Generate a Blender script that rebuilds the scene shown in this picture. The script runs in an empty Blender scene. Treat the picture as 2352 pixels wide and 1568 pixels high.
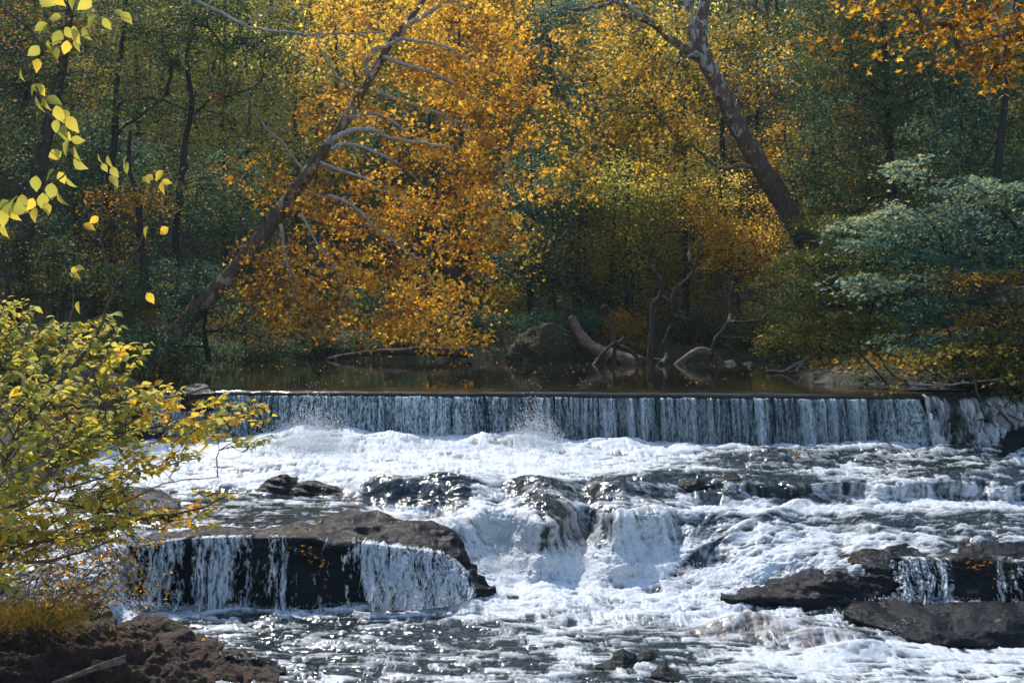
import bpy, math, numpy as np
from mathutils import Vector
R = math.radians
SC = bpy.context.scene
COL = SC.collection
# ------------------------------------------------------------------ camera
F, CX, HY, H = 2522.0, 1176.0, 704.0, 2.87        # focal length in photo units, optical axis, horizon row, eye height above the pond
cam = bpy.data.cameras.new('camera'); cam_o = bpy.data.objects.new('camera', cam); COL.objects.link(cam_o)
cam.sensor_width = 36.0; cam.sensor_fit = 'HORIZONTAL'; cam.lens = 36.0 * F / 2352.0
cam.shift_y = -80.0 / 2352.0
cam_o.location = (0, 0, H); cam_o.rotation_euler = (R(90), 0, 0)
cam.clip_start = 0.1; cam.clip_end = 2000
SC.camera = cam_o
# ------------------------------------------------------------------ light
SUN_EL, SUN_AZ = R(50), R(-27)                    # azimuth from +Y, negative to the left
wd = bpy.data.worlds.new("World"); SC.world = wd; wd.use_nodes = True
nt = wd.node_tree; nt.nodes.clear()
sky = nt.nodes.new('ShaderNodeTexSky'); sky.sky_type = 'NISHITA'; sky.sun_disc = False
sky.sun_elevation = SUN_EL; sky.sun_rotation = SUN_AZ; sky.air_density = 1.2; sky.dust_density = 0.6; sky.ozone_density = 1.5
bg = nt.nodes.new('ShaderNodeBackground'); bg.inputs['Strength'].default_value = 0.15
wo = nt.nodes.new('ShaderNodeOutputWorld')
nt.links.new(sky.outputs[0], bg.inputs[0]); nt.links.new(bg.outputs[0], wo.inputs[0])
sl = bpy.data.lights.new('sun', 'SUN'); sl.energy = 3.1; sl.angle = R(0.6); sl.color = (1.0, 0.93, 0.82)
so = bpy.data.objects.new('sun', sl); COL.objects.link(so)
sd = Vector((math.sin(SUN_AZ) * math.cos(SUN_EL), math.cos(SUN_AZ) * math.cos(SUN_EL), math.sin(SUN_EL)))
so.rotation_euler = sd.to_track_quat('Z', 'Y').to_euler(); so.location = sd * 80
SC.view_settings.view_transform = 'Standard'; SC.view_settings.look = 'None'; SC.view_settings.gamma = 1
SC.view_settings.exposure = 0.84
SC.render.engine = 'CYCLES'
try:
    SC.cycles.max_bounces = 6; SC.cycles.diffuse_bounces = 3; SC.cycles.glossy_bounces = 3
    SC.cycles.transmission_bounces = 4; SC.cycles.transparent_max_bounces = 6
    SC.cycles.sample_clamp_indirect = 4.0; SC.cycles.sample_clamp_direct = 0
    SC.cycles.use_adaptive_sampling = True; SC.cycles.adaptive_threshold = 0.015
    SC.cycles.caustics_reflective = False; SC.cycles.caustics_refractive = False
except Exception: pass

# ------------------------------------------------------------------ helpers
def P(x, y, Y):
    x, y, Y = np.broadcast_arrays(np.asarray(x, float), np.asarray(y, float), np.asarray(Y, float))
    return np.stack([(x - CX) / F * Y, Y, H - (y - HY) / F * Y], -1)
def pl(pts, Y):                                    # polyline of photo points at one distance (or per-point third value)
    return np.array([P(p[0], p[1], p[2] if len(p) > 2 else Y) for p in pts])
def _h(ix, iy, iz, s):
    with np.errstate(over='ignore'):
        n = (ix.astype(np.uint32) * np.uint32(374761393) + iy.astype(np.uint32) * np.uint32(668265263)
             + iz.astype(np.uint32) * np.uint32(2246822519) + np.uint32((s * 3266489917) & 0xffffffff))
        n = (n ^ (n >> np.uint32(13))) * np.uint32(1274126177)
        n = (n ^ (n >> np.uint32(15))) * np.uint32(2654435761)
        n = n ^ (n >> np.uint32(16))
    return n.astype(np.float64) * (2.0 / 4294967295.0) - 1.0
def vn(x, y, z=0.0, s=0):
    x, y, z = np.broadcast_arrays(np.asarray(x, float), np.asarray(y, float), np.asarray(z, float))
    fx, fy, fz = np.floor(x), np.floor(y), np.floor(z)
    ix, iy, iz = fx.astype(np.int64), fy.astype(np.int64), fz.astype(np.int64)
    tx, ty, tz = x - fx, y - fy, z - fz
    tx, ty, tz = tx*tx*(3-2*tx), ty*ty*(3-2*ty), tz*tz*(3-2*tz)
    out = 0
    for dz in (0, 1):
        wz = tz if dz else 1 - tz
        if dz and not np.any(tz): continue
        for dy in (0, 1):
            wy = ty if dy else 1 - ty
            for dx in (0, 1):
                out = out + (tx if dx else 1 - tx) * wy * wz * _h(ix + dx, iy + dy, iz + dz, s)
    return out
def fbm(x, y, z=0.0, o=4, s=0, g=0.5, ridged=False):
    a, t, n = 1.0, 0.0, 0.0
    for k in range(o):
        v = vn(np.asarray(x) * 2**k + 17.3*k, np.asarray(y) * 2**k - 9.1*k, np.asarray(z) * 2**k, s + k)
        if ridged: v = 1 - 2*np.abs(v)
        t = t + a * v; n += a; a *= g
    return t / n
def sst(a, b, v):
    t = np.clip((v - a) / (b - a), 0, 1); return t*t*(3-2*t)

def mesh_obj(name, V, faces, mat=None, parent=None, smooth=True, attrs=None):
    """faces: array (n,k), or (loop_indices, face_sizes) for mixed sizes; attrs: name -> ('POINT'|'FACE', values)"""
    me = bpy.data.meshes.new(name)
    V = np.ascontiguousarray(V, dtype=np.float32).reshape(-1, 3)
    if isinstance(faces, tuple): li, fs = faces
    else:
        faces = np.asarray(faces, dtype=np.int32); li = faces.ravel(); fs = np.full(len(faces), faces.shape[1], np.int32)
    me.vertices.add(len(V)); me.vertices.foreach_set('co', V.ravel())
    me.loops.add(len(li)); me.loops.foreach_set('vertex_index', np.ascontiguousarray(li, dtype=np.int32))
    me.polygons.add(len(fs)); ls = np.concatenate([[0], np.cumsum(fs)[:-1]]).astype(np.int32)
    me.polygons.foreach_set('loop_start', ls)
    me.update(calc_edges=True)
    if smooth: me.polygons.foreach_set('use_smooth', np.ones(len(fs), dtype=bool))
    for k, (dom, val) in (attrs or {}).items():
        a = me.attributes.new(k, 'FLOAT', dom); a.data.foreach_set('value', np.ascontiguousarray(val, dtype=np.float32).ravel())
    o = bpy.data.objects.new(name, me); COL.objects.link(o)
    if mat: me.materials.append(mat)
    if parent is not None:
        o.parent = parent
        if parent.location.length > 0: o.matrix_parent_inverse = parent.matrix_basis.inverted()
    return o
def grid_faces(nr, nc, keep=None):
    i = np.arange(nr * nc).reshape(nr, nc)
    f = np.stack([i[:-1, :-1], i[1:, :-1], i[1:, 1:], i[:-1, 1:]], -1).reshape(-1, 4)
    return f if keep is None else f[keep.ravel()]
def tag(o, label, cat, group=None):
    o['label'] = label; o['category'] = cat
    if group: o['group'] = group
    return o
def struct(o): o['kind'] = 'structure'; return o
def stuff(o): o['kind'] = 'stuff'; return o
def empty(name, loc):
    o = bpy.data.objects.new(name, None); o.location = [float(v) for v in loc]; o.empty_display_size = .2; COL.objects.link(o); return o
def tubes(paths, k=8, bump=0.0, s=0):
    """paths: list of (pts n x 3, radii n) -> V, F (quads, plus end caps)"""
    VV, LI, FS, off = [], [], [], 0
    ang = np.arange(k) * 2 * np.pi / k
    for pts, rad in paths:
        pts = np.asarray(pts, float); rad = np.asarray(rad, float); n = len(pts)
        T = np.gradient(pts, axis=0); T /= np.linalg.norm(T, axis=1, keepdims=True) + 1e-9
        u = np.cross(T[0], [0.13, 0.9, 0.37]); u /= np.linalg.norm(u) + 1e-9
        U = np.zeros_like(pts)
        for i in range(n):
            u = u - T[i] * np.dot(u, T[i]); u /= np.linalg.norm(u) + 1e-9; U[i] = u
        Wv = np.cross(T, U)
        rr = rad[:, None] * np.ones(k)
        if bump:
            rr = rr * (1 + bump * vn(np.cos(ang)[None, :] * 1.5 + pts[:, :1] * 2, np.sin(ang)[None, :] * 1.5 + pts[:, 1:2], pts[:, 2:3] * 2.5, s))
        V = pts[:, None, :] + rr[..., None] * (np.cos(ang)[None, :, None] * U[:, None, :] + np.sin(ang)[None, :, None] * Wv[:, None, :])
        VV.append(V.reshape(-1, 3))
        i = np.arange(n * k).reshape(n, k); j = np.roll(i, -1, 1)
        f = np.stack([i[:-1], j[:-1], j[1:], i[1:]], -1).reshape(-1, 4) + off
        LI.append(f.ravel()); FS.append(np.full(len(f), 4))
        LI.append(i[0][::-1] + off); LI.append(i[-1] + off); FS.append(np.array([k, k]))
        off += n * k
    return np.concatenate(VV), (np.concatenate(LI), np.concatenate(FS))
def smooth_path(pts, n=6, jit=0.0, rng=None):
    pts = np.asarray(pts, float)
    if len(pts) < 3:
        t = np.linspace(0, 1, n + 1)[:, None]; out = pts[0] * (1 - t) + pts[-1] * t
    else:
        q = np.vstack([2 * pts[0] - pts[1], pts, 2 * pts[-1] - pts[-2]]); out = []
        for i in range(1, len(q) - 2):
            for t in np.arange(n) / n:
                a, b, c, d = q[i-1], q[i], q[i+1], q[i+2]
                out.append(.5*((2*b) + (-a+c)*t + (2*a-5*b+4*c-d)*t*t + (-a+3*b-3*c+d)*t**3))
        out.append(q[-2]); out = np.array(out)
    if jit and rng is not None: out[1:-1] += rng.normal(0, jit, out[1:-1].shape)
    return out
def limb(pts, r0, r1, n=5, jit=0, rng=None, pw=1.0):
    p = smooth_path(pts, n, jit, rng); d = np.concatenate([[0], np.cumsum(np.linalg.norm(np.diff(p, axis=0), axis=1))]); t = d / d[-1]
    return p, r0 + (r1 - r0) * t ** pw

# ------------------------------------------------------------------ materials
def newmat(name):
    m = bpy.data.materials.new(name); m.use_nodes = True; n = m.node_tree; n.nodes.clear(); return m, n
class N:
    def __init__(s, nt): s.nt = nt
    def __call__(s, typ, ins=None, **kw):
        n = s.nt.nodes.new(typ)
        for k, v in kw.items(): setattr(n, k, v)
        for k, v in (ins or {}).items():
            if isinstance(v, bpy.types.NodeSocket): s.nt.links.new(v, n.inputs[k])
            else: n.inputs[k].default_value = v
        return n
    def noise(s, scale, detail=5, rough=.55, vec=None, dist=0.0):
        ins = {'Scale': scale, 'Detail': detail, 'Roughness': rough, 'Distortion': dist}
        if vec is not None: ins['Vector'] = vec
        return s('ShaderNodeTexNoise', ins).outputs['Fac']
    def ramp(s, fac, stops, interp='LINEAR'):
        r = s('ShaderNodeValToRGB', {'Fac': fac}); cr = r.color_ramp; cr.interpolation = interp
        while len(cr.elements) < len(stops): cr.elements.new(.5)
        for e, (p, c) in zip(cr.elements, stops):
            e.position = p; e.color = (c if hasattr(c, '__len__') else (c, c, c)) + (1,) if hasattr(c, '__len__') else (c, c, c, 1)
        return r.outputs['Color']
    def mix(s, fac, a, b, blend='MIX'):
        n = s('ShaderNodeMix', data_type='RGBA', blend_type=blend)
        for k, v in ((0, fac), (6, a), (7, b)):
            if isinstance(v, bpy.types.NodeSocket): s.nt.links.new(v, n.inputs[k])
            else: n.inputs[k].default_value = v if k == 0 else tuple(v) + (1,)
        return n.outputs[2]
    def math(s, op, a, b=0.0, clamp=False):
        n = s('ShaderNodeMath', operation=op, use_clamp=clamp)
        for k, v in ((0, a), (1, b)):
            if isinstance(v, bpy.types.NodeSocket): s.nt.links.new(v, n.inputs[k])
            else: n.inputs[k].default_value = v
        return n.outputs[0]
    def bump(s, h, strength=.5, dist=.05):
        return s('ShaderNodeBump', {'Height': h, 'Strength': strength, 'Distance': dist}).outputs[0]
    def out(s, shader): s('ShaderNodeOutputMaterial', {'Surface': shader})
    def obj(s): return s('ShaderNodeTexCoord').outputs['Object']
    def scaled(s, vec, sc): return s('ShaderNodeMapping', {'Vector': vec, 'Scale': sc}).outputs[0]
    def attr(s, name): return s('ShaderNodeAttribute', attribute_name=name).outputs['Fac']

def leaf_mat(name, stops, trans=0.5, rough=.6, spec=.2):
    m, nt = newmat(name); n = N(nt)
    r = n.attr('tone')
    col = n.ramp(r, stops)
    tr = n.mix(1.0, col, (1.25, 1.12, .75), 'MULTIPLY')
    pb = n('ShaderNodeBsdfPrincipled', {'Base Color': col, 'Roughness': rough, 'Specular IOR Level': spec}).outputs[0]
    tb = n('ShaderNodeBsdfTranslucent', {'Color': tr}).outputs[0]
    n.out(n('ShaderNodeMixShader', {0: trans, 1: pb, 2: tb}).outputs[0]); return m
def bark_mat(name, dark, light, patch=None, pscale=2.5, scale=6, stretch=.25, thr=.52, zlo=None, zhi=None):
    m, nt = newmat(name); n = N(nt); v = n.obj(); sv = n.scaled(v, (1, 1, stretch))
    f = n.noise(scale, 8, .65, sv, .6)
    col = n.ramp(f, [(.3, dark), (.68, light)])
    if patch:
        q = n.noise(pscale, 4, .6, n.scaled(v, (1, 1, .55)), .3)
        if zlo is not None:                       # sycamores shed the brown bark on their upper stems only
            zz = n('ShaderNodeSeparateXYZ', {0: n('ShaderNodeNewGeometry').outputs['Position']}).outputs[2]
            q = n.math('ADD', q, n('ShaderNodeMapRange', {'Value': zz, 'From Min': zlo, 'From Max': zhi, 'To Min': -.16, 'To Max': .03}).outputs[0])
        col = n.mix(n.ramp(q, [(thr, 0.0), (thr + .04, 1.0)]), col, patch)
    b = n.bump(f, .9, .06)
    n.out(n('ShaderNodeBsdfPrincipled', {'Base Color': col, 'Roughness': .85, 'Normal': b, 'Specular IOR Level': .25}).outputs[0]); return m
def rock_mat(name, a, b, moss=None, rough=(.25, .6), scale=3.0, bumpd=.06, wet=0.0):
    m, nt = newmat(name); n = N(nt); v = n.obj()
    f = n.noise(scale, 9, .62, n.scaled(v, (1, 1, 1.9)), .5); g = n.noise(scale * 5, 6, .7, v)
    col = n.ramp(f, [(.3, a), (.7, b)])
    col = n.mix(n.ramp(g, [(.35, 0.0), (.8, .55)]), col, tuple(min(1, c * 1.5) for c in b))
    if moss:
        geo = n('ShaderNodeNewGeometry'); z = n('ShaderNodeSeparateXYZ', {0: geo.outputs['Normal']}).outputs[2]
        mk = n.math('MULTIPLY', n.ramp(z, [(.35, 0.0), (.8, 1.0)]), n.ramp(n.noise(scale * .9, 5, .6, v), [(.48, 0.0), (.6, 1.0)]))
        col = n.mix(mk, col, moss)
    rg = n('ShaderNodeMapRange', {'Value': g, 'To Min': rough[0], 'To Max': rough[1]}).outputs[0]
    hh = n.math('ADD', n.math('MULTIPLY', f, 1.0), n.math('MULTIPLY', g, .35))
    n.out(n('ShaderNodeBsdfPrincipled', {'Base Color': col, 'Roughness': rg, 'Normal': n.bump(hh, 1.0, bumpd), 'Specular IOR Level': .13 if not wet else .04, 'Coat Weight': wet, 'Coat Roughness': .14, 'Coat IOR': 1.33, 'Coat Normal': n.bump(hh, 1.0, bumpd * 1.3)}).outputs[0]); return m
def water_mat(name, dark=(.012, .02, .024), white=(.69, .73, .765), brown=(.36, .24, .14), rough=.07, bscale=9., bstr=.5, bdist=.04):
    """white water: the vertex attribute foam mixes aerated white into clear dark water"""
    m, nt = newmat(name); n = N(nt); v = n.obj()
    fo = n.attr('foam'); ti = n.attr('tint')
    g = n.noise(34, 4, .7, v)
    fo2 = n.math('ADD', fo, n.math('MULTIPLY', n.math('SUBTRACT', g, .5), .55))
    fac = n.ramp(fo2, [(.26, 0.0), (.52, .36), (.88, 1.0)])
    wc = n.mix(ti, white, brown)
    h = n.math('ADD', n.noise(bscale, 6, .65, v), n.math('MULTIPLY', g, .25))
    nb = n.bump(h, bstr * .55, bdist * .6)
    nf = n.bump(h, .6, .03)
    fm = n('ShaderNodeBsdfPrincipled', {'Base Color': wc, 'Roughness': .55, 'Specular IOR Level': .3, 'Normal': nf}).outputs[0]
    tl = n('ShaderNodeBsdfTranslucent', {'Color': wc}).outputs[0]
    fm = n('ShaderNodeMixShader', {0: .25, 1: fm, 2: tl}).outputs[0]
    dk = n.mix(ti, dark, tuple(c * .35 for c in brown))
    dw = n('ShaderNodeBsdfPrincipled', {'Base Color': dk, 'Roughness': rough, 'IOR': 1.333, 'Normal': nb}).outputs[0]
    n.out(n('ShaderNodeMixShader', {0: fac, 1: dw, 2: fm}).outputs[0]); return m

M = {}
M['water'] = water_mat('white_water')
M['curtain'] = water_mat('falling_water', dark=(.010, .022, .026), white=(.62, .72, .76), bscale=14, bstr=.4, rough=.2)
def pond_mat(rg=.035):
    m, nt = newmat('still_water'); n = N(nt); v = n.obj()
    h = n.noise(1.1, 4, .5, n.scaled(v, (1, 1.5, 1)))
    h2 = n.noise(9, 3, .5, n.scaled(v, (.5, 1.6, 1)))
    y = n('ShaderNodeSeparateXYZ', {0: v}).outputs[1]
    hh = n.math('ADD', n.math('MULTIPLY', h, 1.0), n.math('MULTIPLY', h2, .05))
    n.out(n('ShaderNodeBsdfPrincipled', {'Base Color': (.016, .013, .008, 1), 'Roughness': rg, 'IOR': 1.333, 'Normal': n.bump(hh, .09, .06)}).outputs[0]); return m
M['pond'] = pond_mat(); M['lip'] = pond_mat(.13)
M['rock_wet'] = rock_mat('wet_dark_rock', (.0018, .0026, .0042), (.0055, .0065, .0085), rough=(.5, .8), scale=2.6, bumpd=.06, wet=.5)
M['rock_brown'] = rock_mat('brown_schist', (.016, .011, .010), (.075, .044, .034), moss=(.035, .035, .010), rough=(.5, .85), scale=2.6, bumpd=.13)
M['rock_bank'] = rock_mat('bank_rock', (.010, .010, .011), (.045, .037, .034), moss=(.03, .042, .010), rough=(.5, .8), scale=1.4)
M['concrete'] = rock_mat('wet_concrete', (.02, .022, .024), (.06, .06, .06), rough=(.3, .6), scale=1.2)

# ------------------------------------------------------------------ cascade surface  (rows of the river bed steps, measured in the photograph, turned into metres)
KX = [-260, 60, 130, 280, 325, 500, 700, 800, 900, 1000, 1130, 1280, 1420, 1560, 1700, 1850, 2040, 2200, 2352, 2620]
LFT = [(1012,-1.62),(1045,-1.8),(1080,-2.0),(1110,-2.2),(1130,-2.35),(1170,-2.47),(1205,-2.54),(1222,-2.62),(1388,-4.0),(1410,-4.02),(1480,-4),(1575,-4),(1790,-4)]
KN = [
 [(1012,-1.62),(1045,-1.8),(1080,-2.0),(1110,-2.2),(1130,-2.35),(1170,-2.45),(1240,-2.5),(1262,-2.55),(1300,-2.7),(1330,-2.85),(1400,-3.4),(1575,-4.0),(1790,-4)],
 [(1012,-1.62),(1045,-1.8),(1080,-2.0),(1110,-2.2),(1130,-2.35),(1170,-2.45),(1240,-2.5),(1262,-2.55),(1300,-2.75),(1350,-3.05),(1420,-3.6),(1575,-4.0),(1790,-4)],
 [(1012,-1.62),(1045,-1.8),(1080,-2.0),(1110,-2.2),(1130,-2.35),(1170,-2.45),(1240,-2.52),(1272,-2.6),(1330,-2.95),(1390,-3.35),(1440,-3.8),(1575,-4.0),(1790,-4)],
 [(1012,-1.62),(1045,-1.8),(1080,-2.0),(1110,-2.2),(1130,-2.35),(1170,-2.45),(1240,-2.52),(1290,-2.85),(1330,-3.15),(1390,-3.62),(1425,-3.9),(1575,-4.0),(1790,-4)],
 LFT, LFT, LFT,
 [(1013,-1.62),(1045,-1.8),(1080,-2.0),(1110,-2.2),(1130,-2.35),(1170,-2.47),(1205,-2.6),(1240,-2.9),(1380,-3.95),(1410,-4.0),(1480,-4),(1575,-4),(1790,-4)],
 [(1014,-1.62),(1045,-1.8),(1080,-1.97),(1108,-2.08),(1128,-2.2),(1172,-2.6),(1205,-2.75),(1260,-3.15),(1370,-3.92),(1405,-4.0),(1480,-4),(1575,-4),(1790,-4)],
 [(1015,-1.62),(1045,-1.8),(1078,-1.95),(1106,-2.05),(1128,-2.17),(1180,-2.65),(1215,-2.82),(1275,-3.3),(1350,-3.82),(1400,-3.97),(1480,-4),(1575,-4),(1790,-4)],
 [(1016,-1.62),(1046,-1.8),(1076,-1.93),(1106,-2.02),(1128,-2.14),(1183,-2.42),(1222,-2.82),(1285,-3.38),(1335,-3.74),(1400,-3.95),(1480,-4),(1575,-4),(1790,-4)],
 [(1017,-1.62),(1047,-1.8),(1076,-1.92),(1106,-2.0),(1130,-2.12),(1190,-2.46),(1225,-2.83),(1288,-3.41),(1335,-3.72),(1400,-3.93),(1480,-4),(1575,-4),(1790,-4)],
 [(1018,-1.62),(1047,-1.8),(1076,-1.92),(1108,-2.0),(1140,-2.2),(1182,-2.40),(1225,-2.83),(1292,-3.42),(1335,-3.7),(1400,-3.92),(1480,-4),(1575,-4),(1790,-4)],
 [(1019,-1.62),(1045,-1.76),(1072,-1.88),(1108,-2.05),(1140,-2.26),(1175,-2.40),(1215,-2.72),(1292,-3.38),(1335,-3.68),(1400,-3.92),(1480,-4),(1575,-4),(1790,-4)],
 [(1018,-1.62),(1042,-1.75),(1070,-1.86),(1108,-2.04),(1140,-2.38),(1172,-2.48),(1220,-2.78),(1290,-3.25),(1345,-3.64),(1400,-3.9),(1480,-4),(1575,-4),(1790,-4)],
 [(1014,-1.6),(1040,-1.74),(1070,-1.86),(1108,-2.04),(1140,-2.42),(1172,-2.52),(1225,-2.76),(1285,-3.08),(1350,-3.58),(1400,-3.82),(1480,-4),(1575,-4),(1790,-4)],
 [(1005,-1.55),(1036,-1.72),(1068,-1.86),(1108,-2.03),(1146,-2.45),(1180,-2.55),(1240,-2.78),(1285,-2.95),(1368,-3.6),(1400,-3.72),(1478,-4),(1575,-4),(1790,-4)],
 [(1002,-1.52),(1034,-1.70),(1066,-1.86),(1108,-2.03),(1146,-2.45),(1180,-2.55),(1240,-2.74),(1285,-2.92),(1372,-3.64),(1400,-3.74),(1478,-4),(1575,-4),(1790,-4)],
 [(1000,-1.5),(1032,-1.68),(1064,-1.85),(1108,-2.02),(1146,-2.44),(1180,-2.52),(1240,-2.72),(1285,-2.9),(1372,-3.64),(1400,-3.74),(1478,-4),(1575,-4),(1790,-4)],
 [(1000,-1.5),(1032,-1.68),(1064,-1.85),(1108,-2.02),(1146,-2.44),(1180,-2.52),(1240,-2.72),(1285,-2.9),(1372,-3.64),(1400,-3.74),(1478,-4),(1575,-4),(1790,-4)]]
KN = np.array(KN, float)
NX = 1290
gx = np.linspace(-250, 2600, NX)
gy = np.concatenate([np.arange(996, 1580, 1.15), np.linspace(1582, 1780, 26)])
NY = len(gy)
ky = np.stack([np.interp(gx, KX, KN[:, k, 0]) for k in range(13)], 1)
kz = np.stack([np.interp(gx, KX, KN[:, k, 1]) for k in range(13)], 1)
Zs = np.stack([np.interp(gy, ky[i], kz[i]) for i in range(NX)], 1)         # NY x NX
def blur(a, n, ax):
    for _ in range(n):
        p = np.concatenate([a.take([0], ax), a, a.take([-1], ax)], ax)
        L = a.shape[ax]; s0 = [slice(None)] * 2
        def sl(i): q = s0[:]; q[ax] = slice(i, i + L); return tuple(q)
        a = .25 * p[sl(0)] + .5 * p[sl(1)] + .25 * p[sl(2)]
    return a
Zs = blur(blur(Zs, 16, 0), 90, 1)
GX, GY = np.meshgrid(gx, gy)
_wp = (13 * fbm(GX / 75, GY / 120, 0, 3, 14) - 16 * np.exp(-((GX - 1250) / 45) ** 2) + 12 * np.exp(-((GX - 1340) / 30) ** 2) - 8 * np.exp(-((GX - 1430) / 34) ** 2) + 12 * np.exp(-((GX - 1150) / 40) ** 2)) * sst(1085, 1130, GY) * (1 - sst(1300, 1350, GY)) * sst(760, 860, GX)
_j = np.clip(np.interp(GY + _wp, gy, np.arange(NY)), 0, NY - 1.001); _j0 = _j.astype(int); _a = _j - _j0; _ii = np.broadcast_to(np.arange(NX), _j0.shape)
Zs = Zs[_j0, _ii] * (1 - _a) + Zs[_j0 + 1, _ii] * _a
Ys = (H - Zs) * F / (GY - HY)
Ys = np.minimum.accumulate(Ys - np.arange(NY)[:, None] * 2e-4, 0)
Ys = blur(Ys, 3, 0)
WX, WY, WZ = (GX - CX) / F * Ys, Ys, H - (GY - HY) / F * Ys
def S(x, y):                                       # distance of the cascade surface behind photo point (x, y)
    fi = np.interp(x, gx, np.arange(NX)); fj = np.interp(y, gy, np.arange(NY))
    i = np.clip(np.floor(fi).astype(int), 0, NX - 2); j = np.clip(np.floor(fj).astype(int), 0, NY - 2); a, b = fi - i, fj - j
    return (Ys[j, i]*(1-a)*(1-b) + Ys[j, i+1]*a*(1-b) + Ys[j+1, i]*(1-a)*b + Ys[j+1, i+1]*a*b)
# steepness and flow lines
dZ = np.gradient(WZ, axis=0); dY = np.gradient(WY, axis=0)
steep = np.clip(-dZ / (np.abs(dY) + .004) , 0, 3); steep = blur(blur(steep, 4, 0), 4, 1)
STP = sst(.12, .7, steep)
# world descent direction -> photo-grid direction
Yx = np.gradient(WY, gx, axis=1); Yy = np.gradient(WY, gy, axis=0); Zx = np.gradient(WZ, gx, axis=1); Zy = np.gradient(WZ, gy, axis=0)
Xx = Ys / F + (GX - CX) / F * Yx; Xy = (GX - CX) / F * Yy
det = Xx * Yy - Xy * Yx; det = np.where(np.abs(det) < 1e-8, -1e-8, det)
gXw = (Zx * Yy - Zy * Yx) / det; gYw = (-Zx * Xy + Zy * Xx) / det      # dZ/dX, dZ/dY
gXw = blur(blur(np.clip(gXw, -4, 4), 20, 0), 25, 1); gYw = np.clip(gYw, -1, 6)
ux = -gXw * .9; uy = -np.abs(gYw) - .35
# fan of the right-hand cascades: currents swing down to the left
fan = sst(1500, 1750, GX) * sst(1120, 1180, GY) * (1 - sst(1330, 1400, GY)) * (1 - sst(2150, 2350, GX))
ux = ux - fan * 1.5 * (np.abs(gYw) + .4)
ux = ux + sst(1100, 1240, GX) * 0
fl = np.exp(-((GX - 1060) / 160) ** 2 - ((GY - 1250) / 70) ** 2); ux = ux + fl * 1.6
nrm = np.sqrt(ux**2 + uy**2) + 1e-6; ux, uy = ux / nrm, uy / nrm
px_x = (Yy * ux - Xy * uy) / det; px_y = (-Yx * ux + Xx * uy) / det      # photo units per metre
# ---- streak noise by advecting along the currents
def samp(A, fx, fy):
    i = np.clip(fx, 0, NX - 1.001); j = np.clip(fy, 0, NY - 1.001); i0 = i.astype(np.int32); j0 = j.astype(np.int32); a = i - i0; b = j - j0
    return A[j0, i0]*(1-a)*(1-b) + A[j0, i0+1]*a*(1-b) + A[j0+1, i0]*(1-a)*b + A[j0+1, i0+1]*a*b
stepx = (gx[1] - gx[0]); dgy = np.gradient(gy)[:, None]
def lic(A, length, n=14):
    """average A along the current over about length metres"""
    vx = px_x / stepx; vy = px_y / dgy
    ii, jj = np.meshgrid(np.arange(NX, dtype=float), np.arange(NY, dtype=float))
    out = A.copy(); tot = 1.0
    for sgn in (1, -1):
        fx, fy = ii.copy(), jj.copy()
        for k in range(1, n + 1):
            st = sgn * length / n
            ax, ay = samp(vx, fx, fy), samp(vy, fx, fy)
            mag = np.sqrt((ax*stepx)**2 + (ay*1.15)**2) * abs(st) + 1e-6
            lim = np.minimum(1, 6.0 / mag)
            fx = fx + ax * st * lim; fy = fy + ay * st * lim
            w = 1 - k / (n + 1.0); out += w * samp(A, fx, fy); tot += w
    return out / tot
n1 = vn(WX * 11, WY * 11, WZ * 11, 3); n1 += .8 * vn(WX * 24, WY * 24, WZ * 24, 4) + .6 * vn(WX * 5, WY * 5, WZ * 5, 5)
lc = lic(n1, .55); lc = lc / lc.std()
lcl = lic(vn(WX * 3.2, WY * 3.2, WZ * 3.2, 8) + vn(WX * 7, WY * 7, WZ * 7, 9), 1.1); lcl = lcl / lcl.std()
# flats: choppy foam, seen edge-on
ch = fbm(WX * 1.9, WY * 3.2, WZ * 3, 5, 21, .62); ch = ch / ch.std()
chr_ = fbm(WX * 2.4 + .25 * lc, WY * 4.4, WZ * 3, 4, 31, .55, ridged=True); chr_ = (chr_ - chr_.mean()) / chr_.std()
lace = fbm(WX * 5.5 + .3 * lc, WY * 5, WZ * 4.5, 4, 35, .6, ridged=True); lace = (lace - lace.mean()) / lace.std()
streak = STP * .42 * lace + STP * .75 * (.65 * lc + .5 * lcl) + (1 - STP) * (.18 * lc + .5 * ch + .6 * chr_)
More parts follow.
